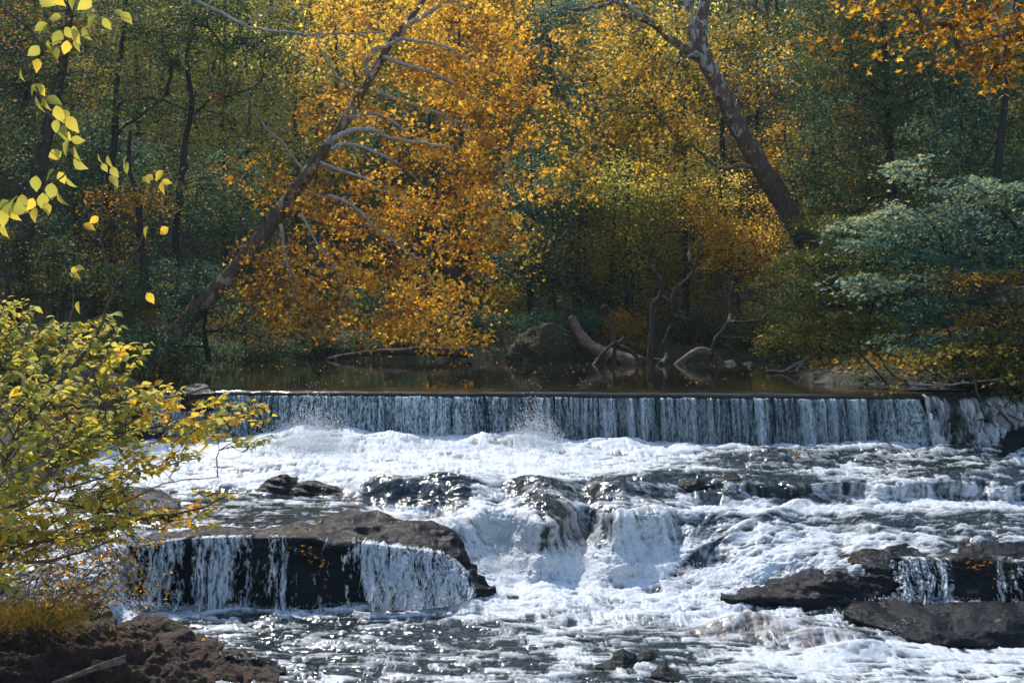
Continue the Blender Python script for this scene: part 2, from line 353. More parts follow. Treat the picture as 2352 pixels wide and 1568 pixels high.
# ---- how white each stretch is: (x, y, rx, ry, value)
D = np.full_like(GX, .62)
def zone(x, y, rx, ry, v, p=2.0, rot=0.0):
    global D
    c, s = math.cos(R(rot)), math.sin(R(rot)); dx, dy = GX - x, GY - y
    u, w = (c*dx + s*dy) / rx, (-s*dx + c*dy) / ry
    wt = np.exp(-(u*u + w*w) ** p * .69); D = D * (1 - wt) + v * wt
ZONES = [
 (900,1050,900,50,1.05),(1500,1055,260,38,.98),(2200,1005,300,22,.95),(1950,1012,300,16,.95),(2250,1040,160,16,.38),(1800,1062,260,26,.25),(1500,1098,190,20,.5),
 (1300,1085,420,14,.95),(560,1095,140,24,.95),(420,1090,180,40,.9),
 (620,1172,260,42,.16),(460,1165,120,30,.45),(720,1150,160,12,.5),(860,1190,90,18,.35),
 (890,1142,60,28,.16),(1020,1135,90,32,.14),(1110,1130,34,30,.7),(1165,1135,26,26,.92),(1215,1120,60,22,.25),(1240,1175,60,44,.06),(1395,1195,26,20,.15),(1330,1215,22,50,.78),(1360,1120,90,20,.22),
 (1320,1150,60,20,.4),(1430,1155,90,26,.25),(1350,1200,80,60,.45),(1290,1230,70,40,.6),(1560,1110,160,24,.22),(1640,1142,70,18,.25),(1840,1155,60,40,.18),(1760,1100,120,20,.22),
 (950,1185,120,22,.72),(1090,1230,110,60,.93),(1180,1210,50,50,.95),(1270,1300,170,34,1.15),(1200,1340,300,45,1.12),(1480,1210,70,50,.82),(1520,1270,130,50,.95),
 (1640,1190,80,34,.4),(1690,1170,180,12,.9),(1500,1330,250,55,1.1),(1450,1300,160,40,1.1),
 (1700,1245,150,18,.25,2,-28),(1620,1275,110,14,.3,2,-34),(1760,1225,160,18,.75,2,-24),(1760,1290,130,30,.98,2,-28),(1900,1200,160,16,.6,2,-12),
 (1900,1235,140,12,.9),(1880,1170,260,9,.95),(2000,1130,60,20,.75),(2090,1125,80,34,.7),(2240,1128,170,15,.8),(2000,1128,60,14,.85),(2260,1088,150,18,.25),(2180,1075,200,20,.3),(2230,1150,60,10,.5),(2000,1085,120,14,.6),(1960,1100,60,30,.62),(1950,1095,60,26,.6),
 (2200,1160,200,10,.92),(2150,1195,260,20,.25),(2000,1215,80,12,.55),(2110,1230,60,14,.8),(2250,1225,140,18,.3),(2280,1250,160,10,.5),
 (1800,1385,220,14,.35),(1650,1400,200,22,.8),(1950,1400,120,20,.3),(2080,1400,100,18,.4),
 (1200,1400,420,34,.95),(1500,1420,260,30,.95),(900,1400,160,14,.9),(500,1408,220,14,1.05),(330,1400,70,20,1.0),(500,1445,110,16,.2),(490,1462,110,14,1.15),(560,1420,130,10,.62),
 (230,1350,60,30,.98,2,38),(175,1300,60,26,.8,2,30),(280,1390,70,22,1.0,2,30),
 (950,1500,560,76,.40),(700,1440,300,30,.36),(1100,1450,260,22,.30),(1350,1450,200,26,.62),(1350,1540,180,40,.4),(1500,1500,110,20,.3),(1600,1465,160,26,.6),
 (1600,1520,150,30,.45),(1735,1452,70,14,.5),(1890,1482,70,12,.5),(1850,1540,260,26,.85),(1700,1430,120,18,.85),(2000,1500,300,26,.98),(2200,1520,300,30,1.0),(2050,1440,60,26,.75),(2000,1462,70,14,.5),(1800,1470,120,20,.55),(1900,1420,110,14,.62),
 (1500,1562,260,20,.3),(2100,1560,300,14,.7),
]
for z in ZONES: zone(*z)
foam = .45 + .31 * streak + (D - .5) * 1.05
foam = np.clip(foam, 0, 1)
tint = np.zeros_like(GX)
for (x, y, rx, ry, v) in [(1730,1455,90,22,.55),(1900,1478,90,20,.45),(1300,1225,70,60,.42),(1060,1225,70,30,.25),(1640,1450,70,12,.5),(1200,1255,120,30,.2)]:
    tint = np.maximum(tint, v * np.exp(-(((GX-x)/rx)**2 + ((GY-y)/ry)**2)**1.5) * (.7 + .3*lcl.clip(-1, 1)))
# ---- relief
fz = sst(.3, .9, foam)
lump = fbm(WX * 1.1, WY * 1.5, WZ * 1.3, 5, 41, .44); lumpr = fbm(WX * 1.8, WY * 3.2, WZ * 2, 4, 51, .5, ridged=True); lumpr = lumpr * (1 - .6 * STP) + .6 * STP * lic(lumpr, .5, 8)
near = sst(1380, 1470, GY)
hgt = (.15 * lump + .045 * lumpr * fz + .024 * streak) * (1 - .45 * near) + (1 - fz) * (1 - .6 * STP) * (.022 * fbm(WX * 3.2, WY * 6.0, WZ * 4, 3, 61, .6) + .015 * fbm(WX * 8, WY * 13, WZ * 8, 2, 65, .75) + .008 * vn(WX * 22, WY * 34, 0, 67))
hgt = hgt + STP * (.11 * fbm(WX * 1.9, 0, WZ * 1.6, 3, 44, .5) + .03 * lace * fz)
hgt = hgt * (1 - .7*np.exp(-(((GX-620)/260)**2 + ((GY-1170)/42)**2)**2))
def mound(x, y, rx, ry, a, rot=0):
    c, s = math.cos(R(rot)), math.sin(R(rot)); dx, dy = GX - x, GY - y
    return a * np.exp(-((c*dx+s*dy)/rx)**2 - ((-s*dx+c*dy)/ry)**2)
for q in [(890,1118,60,16,.22),(1020,1112,90,16,.25),(1220,1112,60,14,.2),(1240,1160,60,20,.18),(1400,1125,110,14,.18),(1560,1095,120,12,.2),(1640,1140,60,10,.15),(1840,1135,60,20,.2),
          (1150,1200,60,22,.3),(1040,1215,80,18,.25),(1480,1195,80,22,.25),(1780,1050,140,12,.2),(2000,1030,90,10,.18),(2280,1035,120,10,.2),(2250,1090,120,14,.25),(1280,1288,110,14,.2),
          (1730,1440,85,14,.3),(1890,1470,90,14,.26),(1980,1500,100,12,.28),(1460,1310,60,10,.18),(1150,1330,90,10,.12),(1700,1225,180,14,.2,-26),(560,1035,80,16,.25),(720,1010,110,20,.5),(900,1020,90,14,.3),
          (1225,1015,70,12,.3),(1100,1022,80,12,.25),(1400,1025,90,10,.2),(1650,1035,90,8,.15),(1925,1000,60,10,.25),(2050,1000,60,8,.15),(700,1075,120,12,.15)]:
    hgt = hgt + mound(*q)
# push out along the surface: up on flats, towards the viewer on falls
VX = WX + 0; VY = WY - STP * hgt * .75; VZ = WZ + hgt * (1 - .55 * STP)
edge = sst(0, 14, np.arange(NY))[:, None]
struct(mesh_obj('rapids_water', np.stack([VX, VY, VZ], -1), grid_faces(NY, NX), M['water'],
       attrs={'foam': ('POINT', foam), 'tint': ('POINT', tint)}))

# ------------------------------------------------------------------ pond, dam lip, falling curtain
def lipY(X): return 37.5 - .068 * (X + 8.4)
X0, X1 = -12.6, 13.5
xs = np.linspace(X0, X1, 1500)
prof_s = np.concatenate([np.linspace(1.7, .32, 26), np.linspace(.30, 0, 60), np.linspace(-.004, -.02, 6)])
_ss = np.linspace(1.7, -.02, 2000); _sl = np.interp(-_ss, [-1.7, -.24, -.19, -.08, -.03, 0, .02], [0, .01, .28, .55, 1.0, 1.6, 2.5])
dz = np.interp(-prof_s, -_ss, -np.cumsum(_sl) * (_ss[0] - _ss[1]))
PX, PS = np.meshgrid(xs, prof_s)
rip = .010 * fbm(PX * 1.6, PS * 5, 0, 3, 71) * np.clip(1.9 - PS, 0, 1.2) + .012 * vn(PX * .5, PS * 1.3, 0, 73) * np.clip(1.7 - PS, 0, 1)
for k, (cx, cs, rx) in enumerate([(-7.2,.55,1.1),(-4.0,.5,.9),(-1.2,.35,.5),(4.6,.6,1.0),(8.4,.45,1.5),(12.1,.6,.9),(-9.6,.45,.8)]):
    rr = np.sqrt(((PX - cx) / rx) ** 2 + ((PS - cs) / .32) ** 2); rip = rip + .009 * np.sin(rr * 9) * np.exp(-rr * rr * 1.2)
LZ = np.broadcast_to(dz[:, None], PX.shape) + rip * sst(1.7, 1.4, PS) + (.006 * fbm(PX * 3.5, PS * 4, 0, 3, 78) + .010 * vn(PX * 1.1, PS * 2, 0, 79)) * sst(.9, .3, PS)
LY = lipY(PX) + PS + .03 * vn(PX * 1.2, 0, 0, 75)
struct(mesh_obj('lip_water', np.stack([PX, LY, LZ], -1), grid_faces(*PX.shape)[:, ::-1], M['lip']))
px = np.linspace(-34, 30, 160); py = np.concatenate([np.linspace(0, 28, 90)])
QX, QT = np.meshgrid(px, py); QY = np.where(QT >= 0, lipY(np.clip(QX, X0 - 2, X1)) + 1.7 + QT, 0)
QZ = np.zeros_like(QX)
struct(mesh_obj('pond_water', np.stack([QX, QY, QZ], -1), grid_faces(*QX.shape)[:, ::-1], M['pond']))
# curtain
nt_, nx_ = 210, 2600
xs = np.linspace(X0, X1 - .15, nx_); t = np.linspace(0, 1, nt_)
CXg, Tg = np.meshgrid(xs, t)
z_top, z_bot = float(dz[-1]) + .01, -2.0
CZ = z_top + (z_bot - z_top) * Tg
out = .0 + .45 * np.sqrt(Tg + .002)
colr = fbm(CXg * 7, Tg * .35, 0, 4, 81, .6); colr = colr / colr.std()
fine = fbm(CXg * 26, Tg * 7 + .4 * vn(CXg * 3, Tg * 3, 0, 5), 0, 3, 83, .7); fine = fine / fine.std()
drop = fbm(CXg * 30, Tg * 22, 0, 2, 85, .7); drop = drop / drop.std()
big = vn(CXg * .8, Tg * .2, 0, 87)
leftw = 1 - sst(-1.5, 3.5, CXg)
cf = .47 + .055 * colr + .10 * fine * (.6 + leftw*.4) + .09 * drop * (.5 + leftw * .6) + .11 * big + .07 * leftw + .05 * vn(CXg * 2.6, Tg * .6, 0, 89)
cf = cf + (.035 * colr - .03) * (1 - leftw)
for gxp, w, a in [(1113, 4, -.35), (1258, 5, .32), (1415, 3, -.2), (1735, 8, .22), (1850, 7, .3), (1960, 5, .2), (1385, 4, .2), (880, 6, -.2), (740, 5, -.15), (610, 6, -.2)]:
    gX = (gxp - CX) / F * 36.6; cf = cf + a * np.exp(-((CXg - gX - .12*Tg) / (w / F * 36.6)) ** 2)
cf = cf + .45 * sst(.9, 1, Tg) + .18 * sst(.035, 0, Tg) - .25 * sst(.006, 0, Tg)
endf = sst(11.6, 13.6, CXg + .9*Tg*(Tg)) ; cf = cf * (1 - endf * .8) + endf * .8 * (.62 + .16 * drop)
CXg = CXg + .5 * Tg * sst(12.4, 13.4, CXg)
CYg = lipY(CXg) - out - .03 * colr - .012 * fine - .01 * drop + .02
CZ = CZ + .02 * vn(CXg * 9, 0, 0, 88) * (1 - Tg)
struct(mesh_obj('curtain_water', np.stack([CXg, CYg, CZ], -1), grid_faces(nt_, nx_), M['curtain'],
       attrs={'foam': ('POINT', np.clip(cf, 0, 1)), 'tint': ('POINT', np.zeros_like(cf))}))
# right-hand spillway: white water pouring through the notch past the end of the dam
nx_, nt_ = 420, 160
xs = np.linspace(13.5, 19.6, nx_); t = np.linspace(0, 1, nt_); SX, ST = np.meshgrid(xs, t)
topz = -.10 - .42 * sst(13.4, 14.6, SX) + .22 * sst(14.9, 16, SX)
py_ = np.interp(ST, [0, .25, .35, 1], [1.0, .25, 0, -.75])
SZ = np.interp(ST, [0, .25, .35], [0, .45, 1]) * topz + np.where(ST > .35, (ST - .35) / .65 * (-1.75 - topz), 0)
sn = fbm(SX * 5, ST * 4, 0, 5, 91, .62); sn /= sn.std(); sn2 = fbm(SX * 16, ST * 6, 0, 3, 93, .6); sn2 /= sn2.std()
SY = lipY(SX) + py_ - .10 * sn * sst(.2, .5, ST); SZ = SZ + .05 * sn * sst(.1, .4, ST)
sf = (.60 + .14 * sn + .12 * sn2 + .15 * sst(15, 16.5, SX)) * sst(.12, .34, ST + .1 * sn * .3) - .5 * np.exp(-((SX - 14.2 - .35*ST) / .26) ** 2)
struct(mesh_obj('spillway_water', np.stack([SX, SY, SZ], -1), grid_faces(nt_, nx_), M['water'],
       attrs={'foam': ('POINT', np.clip(sf, 0, 1)), 'tint': ('POINT', .12 * np.ones_like(sf))}))
# dam wall behind the curtain
dx = np.linspace(-13.4, 13.6, 60); V = []
for X in dx:
    y0 = float(lipY(X))
    V += [(X, y0 + 1.6, -2.6), (X, y0 + 1.6, -.32), (X, y0 + .35, -.32), (X, y0 + .16, -.42), (X, y0 + .10, -2.6)]
V = np.array(V); i = np.arange(len(dx) * 5).reshape(-1, 5)
f = np.concatenate([np.stack([i[:-1, k], i[:-1, (k+1) % 5], i[1:, (k+1) % 5], i[1:, k]], -1) for k in range(5)])
LI = np.concatenate([f.ravel(), i[0][::-1], i[-1]]); FSZ = np.concatenate([np.full(len(f), 4), [5, 5]])
tag(mesh_obj('weir_dam', V, (LI, FSZ), M['concrete'], smooth=False), 'low dark concrete weir behind the falling curtain of water', 'dam')

# ------------------------------------------------------------------ ground
RIV = np.array([(-2.6,-20),(-3.2,10),(-3.9,18.5),(-4.8,20.6),(-6.4,22.0),(-8.6,23.0),(-10.2,24.5),(-13,28),(-13.6,33),(-13.0,38.5),(-15,43),(-18.8,53),(-17,58),(-12,61),(0,60.5),(9,59),(15,58),(16.5,56),(13,50),(11.4,43),(12.6,40.8),(17.5,39.5),(19.8,37),(21,25),(21,10),(21,-20)], float)
def sdist(x, y, poly):
    d = np.full(x.shape, 1e9); ins = np.zeros(x.shape, bool)
    for a, b in zip(poly, np.roll(poly, -1, 0)):
        e = b - a; w0, w1 = x - a[0], y - a[1]; tt = np.clip((w0*e[0] + w1*e[1]) / (e @ e), 0, 1)
        d = np.minimum(d, np.hypot(w0 - tt*e[0], w1 - tt*e[1]))
        c = ((a[1] > y) != (b[1] > y)); c &= x < (b[0]-a[0]) * (y - a[1]) / (b[1] - a[1] + 1e-12) + a[0]; ins ^= c
    return np.where(ins, d, -d)
def ground_z(x, y):
    d = sdist(x, y, RIV)
    wl = np.interp(y, [0, 23.5, 25.5, 36.5, 38.2], [-4.0, -4.0, -2.7, -1.9, 0.0])
    landw = np.interp(y, [0, 20, 24, 28, 38], [-4.0, -3.9, -3.2, -2.2, 0.05])
    o = np.maximum(-d, 0)
    nl = sst(26, 31, y)
    land = landw + .14 * nl - .35 * (1 - nl) * (x < 0) + np.minimum(o, .5) * .35 * nl + (.05 + .11 * nl) * np.maximum(o - .5, 0)
    land = land + np.maximum(o - 16, 0) * .24 + .35 * np.maximum(np.abs(x) - 24, 0) * sst(20, 30, y) + np.where(x < -6, .22 * np.maximum(o - 3.5, 0) * (1 - sst(30, 45, y)), 0)
    land = land + sst(56, 66, y) * .4 + np.maximum(y - 78, 0) * .18
    land = land + (.25 * fbm(x * .35, y * .35, 0, 4, 101) + .05 * fbm(x * 1.8, y * 1.8, 0, 3, 103)) * sst(.1, 1.6, o)
    land = np.minimum(land, 46)
    bed = wl - .25 - np.minimum(np.maximum(d, 0) * .45, .9)
    z = np.where(d > 0, bed, land)
    nb = np.where(x < 3, 1.2 - .5 * np.maximum(y, 0) - .02 * np.maximum(-y, 0), -9)
    return np.maximum(z, np.where(y < 11, nb, -9))
ax = np.concatenate([np.linspace(-260, -32, 40), np.linspace(-31, 31, 220), np.linspace(32, 260, 40)])
ay = np.concatenate([np.linspace(-30, 12, 30), np.linspace(12.5, 72, 220), np.linspace(73, 420, 70)])
AX, AY = np.meshgrid(ax, ay)
def ground_mat():
    m, nt = newmat('leaf_litter_ground'); n = N(nt); v = n.obj()
    a = n.noise(.7, 6, .6, v); b = n.noise(9, 6, .7, v)
    c = n.ramp(b, [(.32, (.018, .016, .010)), (.5, (.05, .04, .018)), (.62, (.11, .07, .02)), (.75, (.20, .11, .02))])
    g = n.ramp(b, [(.35, (.012, .022, .008)), (.7, (.06, .085, .02))])
    n.out(n('ShaderNodeBsdfPrincipled', {'Base Color': n.mix(n.ramp(a, [(.42, 0.0), (.58, 1.0)]), c, g), 'Roughness': .9, 'Normal': n.bump(b, 1, .12)}).outputs[0]); return m
M['ground'] = ground_mat()
struct(mesh_obj('ground', np.stack([AX, AY, ground_z(AX, AY)], -1), grid_faces(*AX.shape)[:, ::-1], M['ground']))
def gz(x, y): return float(ground_z(np.array([float(x)]), np.array([float(y)]))[0])
# ------------------------------------------------------------------ rocks
def loft_rock(name, secs, mat, nx=160, amp=.09, seed=0, back=.8, nt=90, fq=1.3, craggy=.6, big=0.0):
    """secs: (x, [(y, Y), ...]) cross sections from the back of the top down to the foot, in photo x / height and metres away"""
    sx = np.array([s[0] for s in secs], float); nk = len(secs[0][1])
    ky = np.array([[k[0] for k in s[1]] for s in secs], float); kY = np.array([[k[1] for k in s[1]] for s in secs], float)
    x = np.linspace(sx[0], sx[-1], nx)
    yy = np.stack([np.interp(x, sx, ky[:, k]) for k in range(nk)], 1); YY = np.stack([np.interp(x, sx, kY[:, k]) for k in range(nk)], 1)
    pts = [P(x, yy[:, k], YY[:, k]) for k in range(nk)]
    b0 = pts[0] + np.array([0, back, -.9]); b1 = pts[-1] + np.array([0, .05, -.5])
    pts = np.stack([b0] + pts + [b1], 1)                     # nx, nk+2, 3
    tk = np.linspace(0, 1, pts.shape[1]); t = np.linspace(0, 1, nt)
    V = np.stack([np.stack([np.interp(t, tk, pts[i, :, c]) for c in range(3)], -1) for i in range(nx)], 0)
    for _ in range(3):
        V[:, 1:-1] = .25 * V[:, :-2] + .5 * V[:, 1:-1] + .25 * V[:, 2:]; V[1:-1] = .25 * V[:-2] + .5 * V[1:-1] + .25 * V[2:]
    T1 = np.gradient(V, axis=0); T2 = np.gradient(V, axis=1); Nn = np.cross(T2, T1); Nn /= np.linalg.norm(Nn, axis=-1, keepdims=True) + 1e-9
    if Nn[..., 2].mean() < 0: Nn = -Nn
    X, Yv, Zv = V[..., 0], V[..., 1], V[..., 2]
    a = fbm(X * fq, Yv * fq, Zv * fq * 2.2, 6, seed, .48); r = fbm(X * fq * 1.1 + .4 * a + .5 * Zv, Yv * fq * 1.4, Zv * fq * 3.4 + .5 * X, 5, seed + 50, .46, ridged=True)
    st = np.abs(((Zv + .35 * X * .3 + .15 * a) * 5.5) % 1 - .5) * 2          # bedding
    hh = amp * (1.1 * a + craggy * r + .35 * craggy * (st - .5))
    if big: hh = hh + big * fbm(X * .8, Yv * .8, Zv * .9, 2, seed + 77)
    V = V + Nn * hh[..., None]
    c = V.copy()
    V[0] = V[0].mean(0); V[-1] = V[-1].mean(0)
    return mesh_obj(name, V.reshape(-1, 3), grid_faces(nx, nt)[:, ::-1], mat), c, (yy, YY, x)
def auto_secs(lst, depth=.6, front=.14, mid=.35):
    o = []
    for x, yt, yb in lst:
        Yf = float(S(np.array(x), np.array(yb))) - front
        d = depth if not hasattr(depth, '__len__') else depth[1]
        o.append((x, [(yt, Yf + d), (yt + (yb - yt) * mid, Yf + d * .45), (yb, Yf), (yb + 6, Yf - .02)]))
    return o
# the long ledge of the left-hand falls
L1 = [(172,[(1264,26.1),(1270,25.9),(1276,25.7),(1300,25.5)]),
 (215,[(1252,26.2),(1258,25.9),(1270,25.6),(1330,25.25)]),
 (265,[(1240,26.4),(1248,26.0),(1262,25.5),(1375,25.1)]),
 (325,[(1228,26.5),(1238,26.0),(1254,25.45),(1392,25.05)]),
 (420,[(1218,26.6),(1226,26.1),(1240,25.45),(1394,25.03)]),
 (520,[(1212,26.7),(1220,26.2),(1234,25.45),(1394,25.0)]),
 (640,[(1208,26.8),(1218,26.3),(1234,25.5),(1394,25.0)]),
 (740,[(1203,27.0),(1212,26.4),(1240,25.45),(1394,25.0)]),
 (762,[(1183,27.2),(1205,26.5),(1245,25.45),(1394,25.0)]),
 (860,[(1178,27.2),(1210,26.3),(1250,25.4),(1392,25.0)]),
 (900,[(1192,27.0),(1222,26.2),(1256,25.35),(1390,25.0)]),
 (960,[(1200,26.9),(1228,26.1),(1262,25.3),(1388,25.0)]),
 (1020,[(1215,26.7),(1240,26.1),(1272,25.35),(1380,25.05)]),
 (1050,[(1240,26.5),(1262,26.1),(1288,25.5),(1368,25.1)]),
 (1068,[(1278,26.3),(1292,26.0),(1306,25.7),(1360,25.15)]),
 (1100,[(1318,26.0),(1326,25.85),(1336,25.7),(1354,25.3)]),
 (1138,[(1344,25.8),(1346,25.75),(1348,25.7),(1352,25.6)])]
rk, _, _ = loft_rock('rock_ledge', L1, M['rock_wet'], nx=420, nt=110, amp=.12, seed=7, fq=1.5, craggy=.8, big=.18)
tag(rk, 'broad dark rock ledge that the left-hand curtain of small falls pours over', 'rock')
def ledge_at(x):
    sx = [s[0] for s in L1]; return [(np.interp(x, sx, [s[1][k][0] for s in L1]), np.interp(x, sx, [s[1][k][1] for s in L1])) for k in range(4)]
def fall_sheet(name, sections, x0, x1, dens, seed, nx=260, nt=150, off=.24, slant=0.0, bow=.10):
    """water clinging to a rock face: sections(x) -> cross sections; faces are kept only where there is water"""
    x = np.linspace(x0, x1, nx); k = sections(x); t = np.linspace(0, 1, nt)
    P0 = P(x, k[1][0] * .35 + k[2][0] * .65, k[1][1] * .35 + k[2][1] * .65); P1 = P(x, k[2][0], k[2][1]); P2 = P(x + slant, k[3][0] + 9, k[3][1])
    tt = t[:, None, None]
    V = np.where(tt < .12, P0 * (1 - tt / .12) + P1 * (tt / .12), P1 * (1 - (tt - .12) / .88) + P2 * ((tt - .12) / .88))
    X = V[..., 0]; T = np.broadcast_to(t[:, None], X.shape)
    w = 1.5 * vn(X * 3, T * 2.5, 0, seed + 3) + .5 * vn(X * 8, T * 6, 0, seed + 4); n = fbm((X + .07 * w) * 8, T * 1.6, 0, 4, seed, .6); n /= n.std()
    m = fbm(X * 17 + w, T * 9 + .3 * n, 0, 3, seed + 9, .7, ridged=True); m = (m - m.mean()) / m.std()
    q = fbm(X * 30, T * 20, 0, 2, seed + 15, .7); q /= q.std()
    d = dens(V, x[None, :] + 0 * T, T)
    fo = d + .17 * n + .15 * m + .10 * q
    V = V + np.array([0, -1, .25]) * (off + bow * np.sqrt(T) + .035 * n + .02 * m)[..., None]
    fc = (fo[:-1, :-1] + fo[1:, :-1] + fo[1:, 1:] + fo[:-1, 1:]) / 4
    keep = fc > .34
    return struct(mesh_obj(name, V.reshape(-1, 3), grid_faces(nt, nx, keep), M['water'], attrs={'foam': ('POINT', np.clip(fo, 0, 1)), 'tint': ('POINT', np.zeros(X.size))}))
def lump(x, c, w, e=2): return np.exp(-np.abs((x - c) / w) ** (2 * e))
fall_sheet('ledge_falling_water', ledge_at, 296, 690, lambda V, x, T: .02 + .56 * lump(x, 385, 58) + .66 * lump(x, 522, 66) * (1 - .5*lump(x, 560, 14)*lump(T,.5,.3)) + .50 * lump(x - 6*T, 643, 20 ) - .25 * lump(x, 443, 7) - .10*(T<.04), 201, nx=620)
fall_sheet('ledge_slope_water', ledge_at, 786, 1085, lambda V, x, T: .02 + .80 * sst(796 + 30*T, 822 + 24*T, x) * sst(0, .1, T - .2 * (1 - sst(800, 850, x))) * (1 - sst(1060, 1085, x)) + .10 * T, 211, nx=460, bow=.34, slant=22)
fall_sheet('trickle_water', ledge_at, 725, 765, lambda V, x, T: .42 * sst(.72, .85, T) * lump(x, 741, 9), 215, nx=60)
# rocks standing in the stream: (name, label, outline (x, top, foot), depth, amp, seed)
STONES = [
 ('boulder','small pointed dark boulder in the foam left of the flow, below the weir',[(586,1126,1129),(605,1110,1130),(628,1093,1131),(655,1091,1131),(672,1094,1126),(682,1098,1106)],.45,.05,11),
 ('boulder','low rounded wet boulder just right of the small pointed one',[(662,1128,1132),(680,1110,1134),(705,1102,1137),(740,1106,1137),(770,1118,1137),(792,1128,1134)],.45,.05,12),
 ('rock_slab','flat dark slab topped with orange leaves near the foot of the weir at right',[(1672,1058,1060),(1710,1050,1059),(1760,1043,1055),(1810,1038,1051),(1845,1038,1046),(1866,1043,1047)],.5,.03,13),
 ('boulder','small black boulder breaking the rapids right of centre',[(1556,1110,1114),(1572,1101,1117),(1600,1099,1118),(1622,1104,1117),(1640,1111,1115)],.4,.04,14),
 ('boulder','black stone close above the second step of the rapids',[(1640,1096,1099),(1662,1092,1102),(1690,1094,1102),(1712,1099,1101)],.35,.03,15),
 ('rock_outcrop','long black outcrop slanting up to the right between two currents',[(1655,1368,1374),(1680,1357,1377),(1720,1342,1377),(1760,1333,1375),(1800,1319,1374),(1850,1301,1370),(1900,1297,1368),(1945,1280,1366),(1985,1262,1364),(2040,1254,1358),(2075,1256,1330),(2092,1262,1284)],1.3,.10,16),
 ('boulder','rounded brownish boulder resting against the slanting black outcrop',[(1824,1372,1378),(1846,1338,1380),(1880,1320,1382),(1925,1312,1381),(1975,1330,1378),(2010,1352,1376),(2030,1366,1372)],.5,.07,17),
 ('boulder','twin-topped black boulder in the glittering pool at the bottom',[(1366,1526,1532),(1392,1512,1534),(1410,1494,1534),(1432,1487,1533),(1452,1496,1530),(1468,1508,1524)],.55,.05,18),
 ('boulder','lower black stone right beside the twin-topped boulder',[(1460,1508,1514),(1474,1495,1515),(1492,1490,1514),(1506,1496,1510),(1513,1504,1507)],.4,.04,19),
 ('boulder','tiny dark stone at the bottom edge of the glittering pool',[(1496,1546,1552),(1514,1530,1556),(1526,1519,1560),(1540,1532,1562),(1566,1548,1562),(1582,1556,1562)],.4,.03,20),
 ('rock_shelf','broad low dark shelf at the right edge with a small fall at its left end',[(1936,1400,1406),(1960,1390,1420),(1995,1384,1432),(2050,1388,1445),(2100,1390,1468),(2150,1386,1478),(2230,1384,1482),(2290,1378,1483),(2352,1372,1483),(2420,1366,1483),(2560,1360,1483)],1.5,.11,21),
 ('boulder','dark wet rock by the left bank beside the narrow slanting chute',[(122,1392,1405),(140,1374,1418),(175,1366,1428),(212,1372,1434),(245,1392,1438),(266,1424,1438)],.7,.07,22),
]
for nm, lb, ol, dp, am, sdn in STONES:
    o, _, _ = loft_rock(nm, auto_secs(ol, dp), M['rock_wet'], nx=160 if len(ol) < 9 else 380, nt=100, amp=am * 1.15, seed=sdn, fq=1.9 if dp < .8 else 1.2, back=.3, craggy=.75, big=.05)
    tag(o, lb, 'rock', 'rocks standing in the rapids')
# right-hand ledge with falls
L2 = [(2030,[(1262,26.0),(1272,25.6),(1284,25.2),(1366,24.62)]),(2060,[(1258,26.2),(1268,25.7),(1282,25.1),(1376,24.45)]),
 (2150,[(1256,26.3),(1268,25.6),(1286,25.0),(1378,24.4)]),(2190,[(1250,26.4),(1262,25.6),(1284,24.9),(1380,24.38)]),
 (2250,[(1246,26.5),(1262,25.5),(1282,24.85),(1380,24.36)]),(2352,[(1244,26.5),(1264,25.4),(1290,24.8),(1380,24.36)]),(2560,[(1244,26.5),(1264,25.4),(1290,24.8),(1380,24.36)])]
rk, _, _ = loft_rock('rock_ledge', L2, M['rock_wet'], nx=300, nt=100, amp=.10, seed=31, fq=1.4, craggy=.8, big=.10)
tag(rk, 'dark stepped rock ledge at the right edge with fallen leaves and thin falls', 'rock')
def ledge2(x): return [(np.interp(x, [s[0] for s in L2], [s[1][k][0] for s in L2]), np.interp(x, [s[0] for s in L2], [s[1][k][1] for s in L2])) for k in range(4)]
fall_sheet('right_ledge_falling_water', ledge2, 2032, 2196, lambda V, x, T: .60 * sst(2040, 2075, x + 30*T) * (1 - sst(2165, 2186, x - 6*T)) - .08, 221, nx=300)
fall_sheet('right_trickle_water', ledge2, 2262, 2400, lambda V, x, T: .5 * lump(x, 2284, 9) + .42 * lump(x, 2312, 8) * sst(.2,.5,T) + .5 * lump(x, 2350, 9) + .5 * lump(x, 2382, 7), 225, nx=260)
# the brown bank at the bottom left
BANK = [
 ('bank_rock','rounded mossy brown rock rising at the water edge of the left bank',[(258,1455,1500),(285,1432,1512),(330,1424,1520),(372,1428,1520),(410,1446,1520),(450,1462,1518),(488,1476,1514),(504,1492,1508)],.9,.09,41,'rock_brown',0),
 ('bank_rock','long craggy brown rock shelf along the left bottom corner',[(-80,1440,1600),(40,1442,1600),(140,1446,1595),(250,1450,1590),(340,1480,1585),(430,1498,1582),(500,1512,1575),(560,1520,1560),(622,1532,1545)],1.2,.16,42,'rock_brown',-.2),
 ('bank_rock','low rough brown rock along the bottom edge of the left bank',[(-80,1515,1640),(60,1520,1640),(200,1528,1635),(330,1534,1625),(450,1540,1615),(560,1546,1600),(640,1556,1590)],.8,.11,43,'rock_brown',-.5),
 ('bank_rock','dark flat spit of rock reaching into the glittering pool from the left bank',[(480,1508,1530),(530,1500,1540),(580,1512,1548),(625,1524,1550),(655,1536,1546)],.5,.06,44,'rock_wet',-.1),
 ('bank_rock','dark rock under the orange grass at the left edge',[(-80,1385,1460),(0,1392,1458),(60,1400,1456),(120,1410,1455),(190,1418,1452),(262,1430,1446)],.9,.09,45,'rock_brown',.3),
]
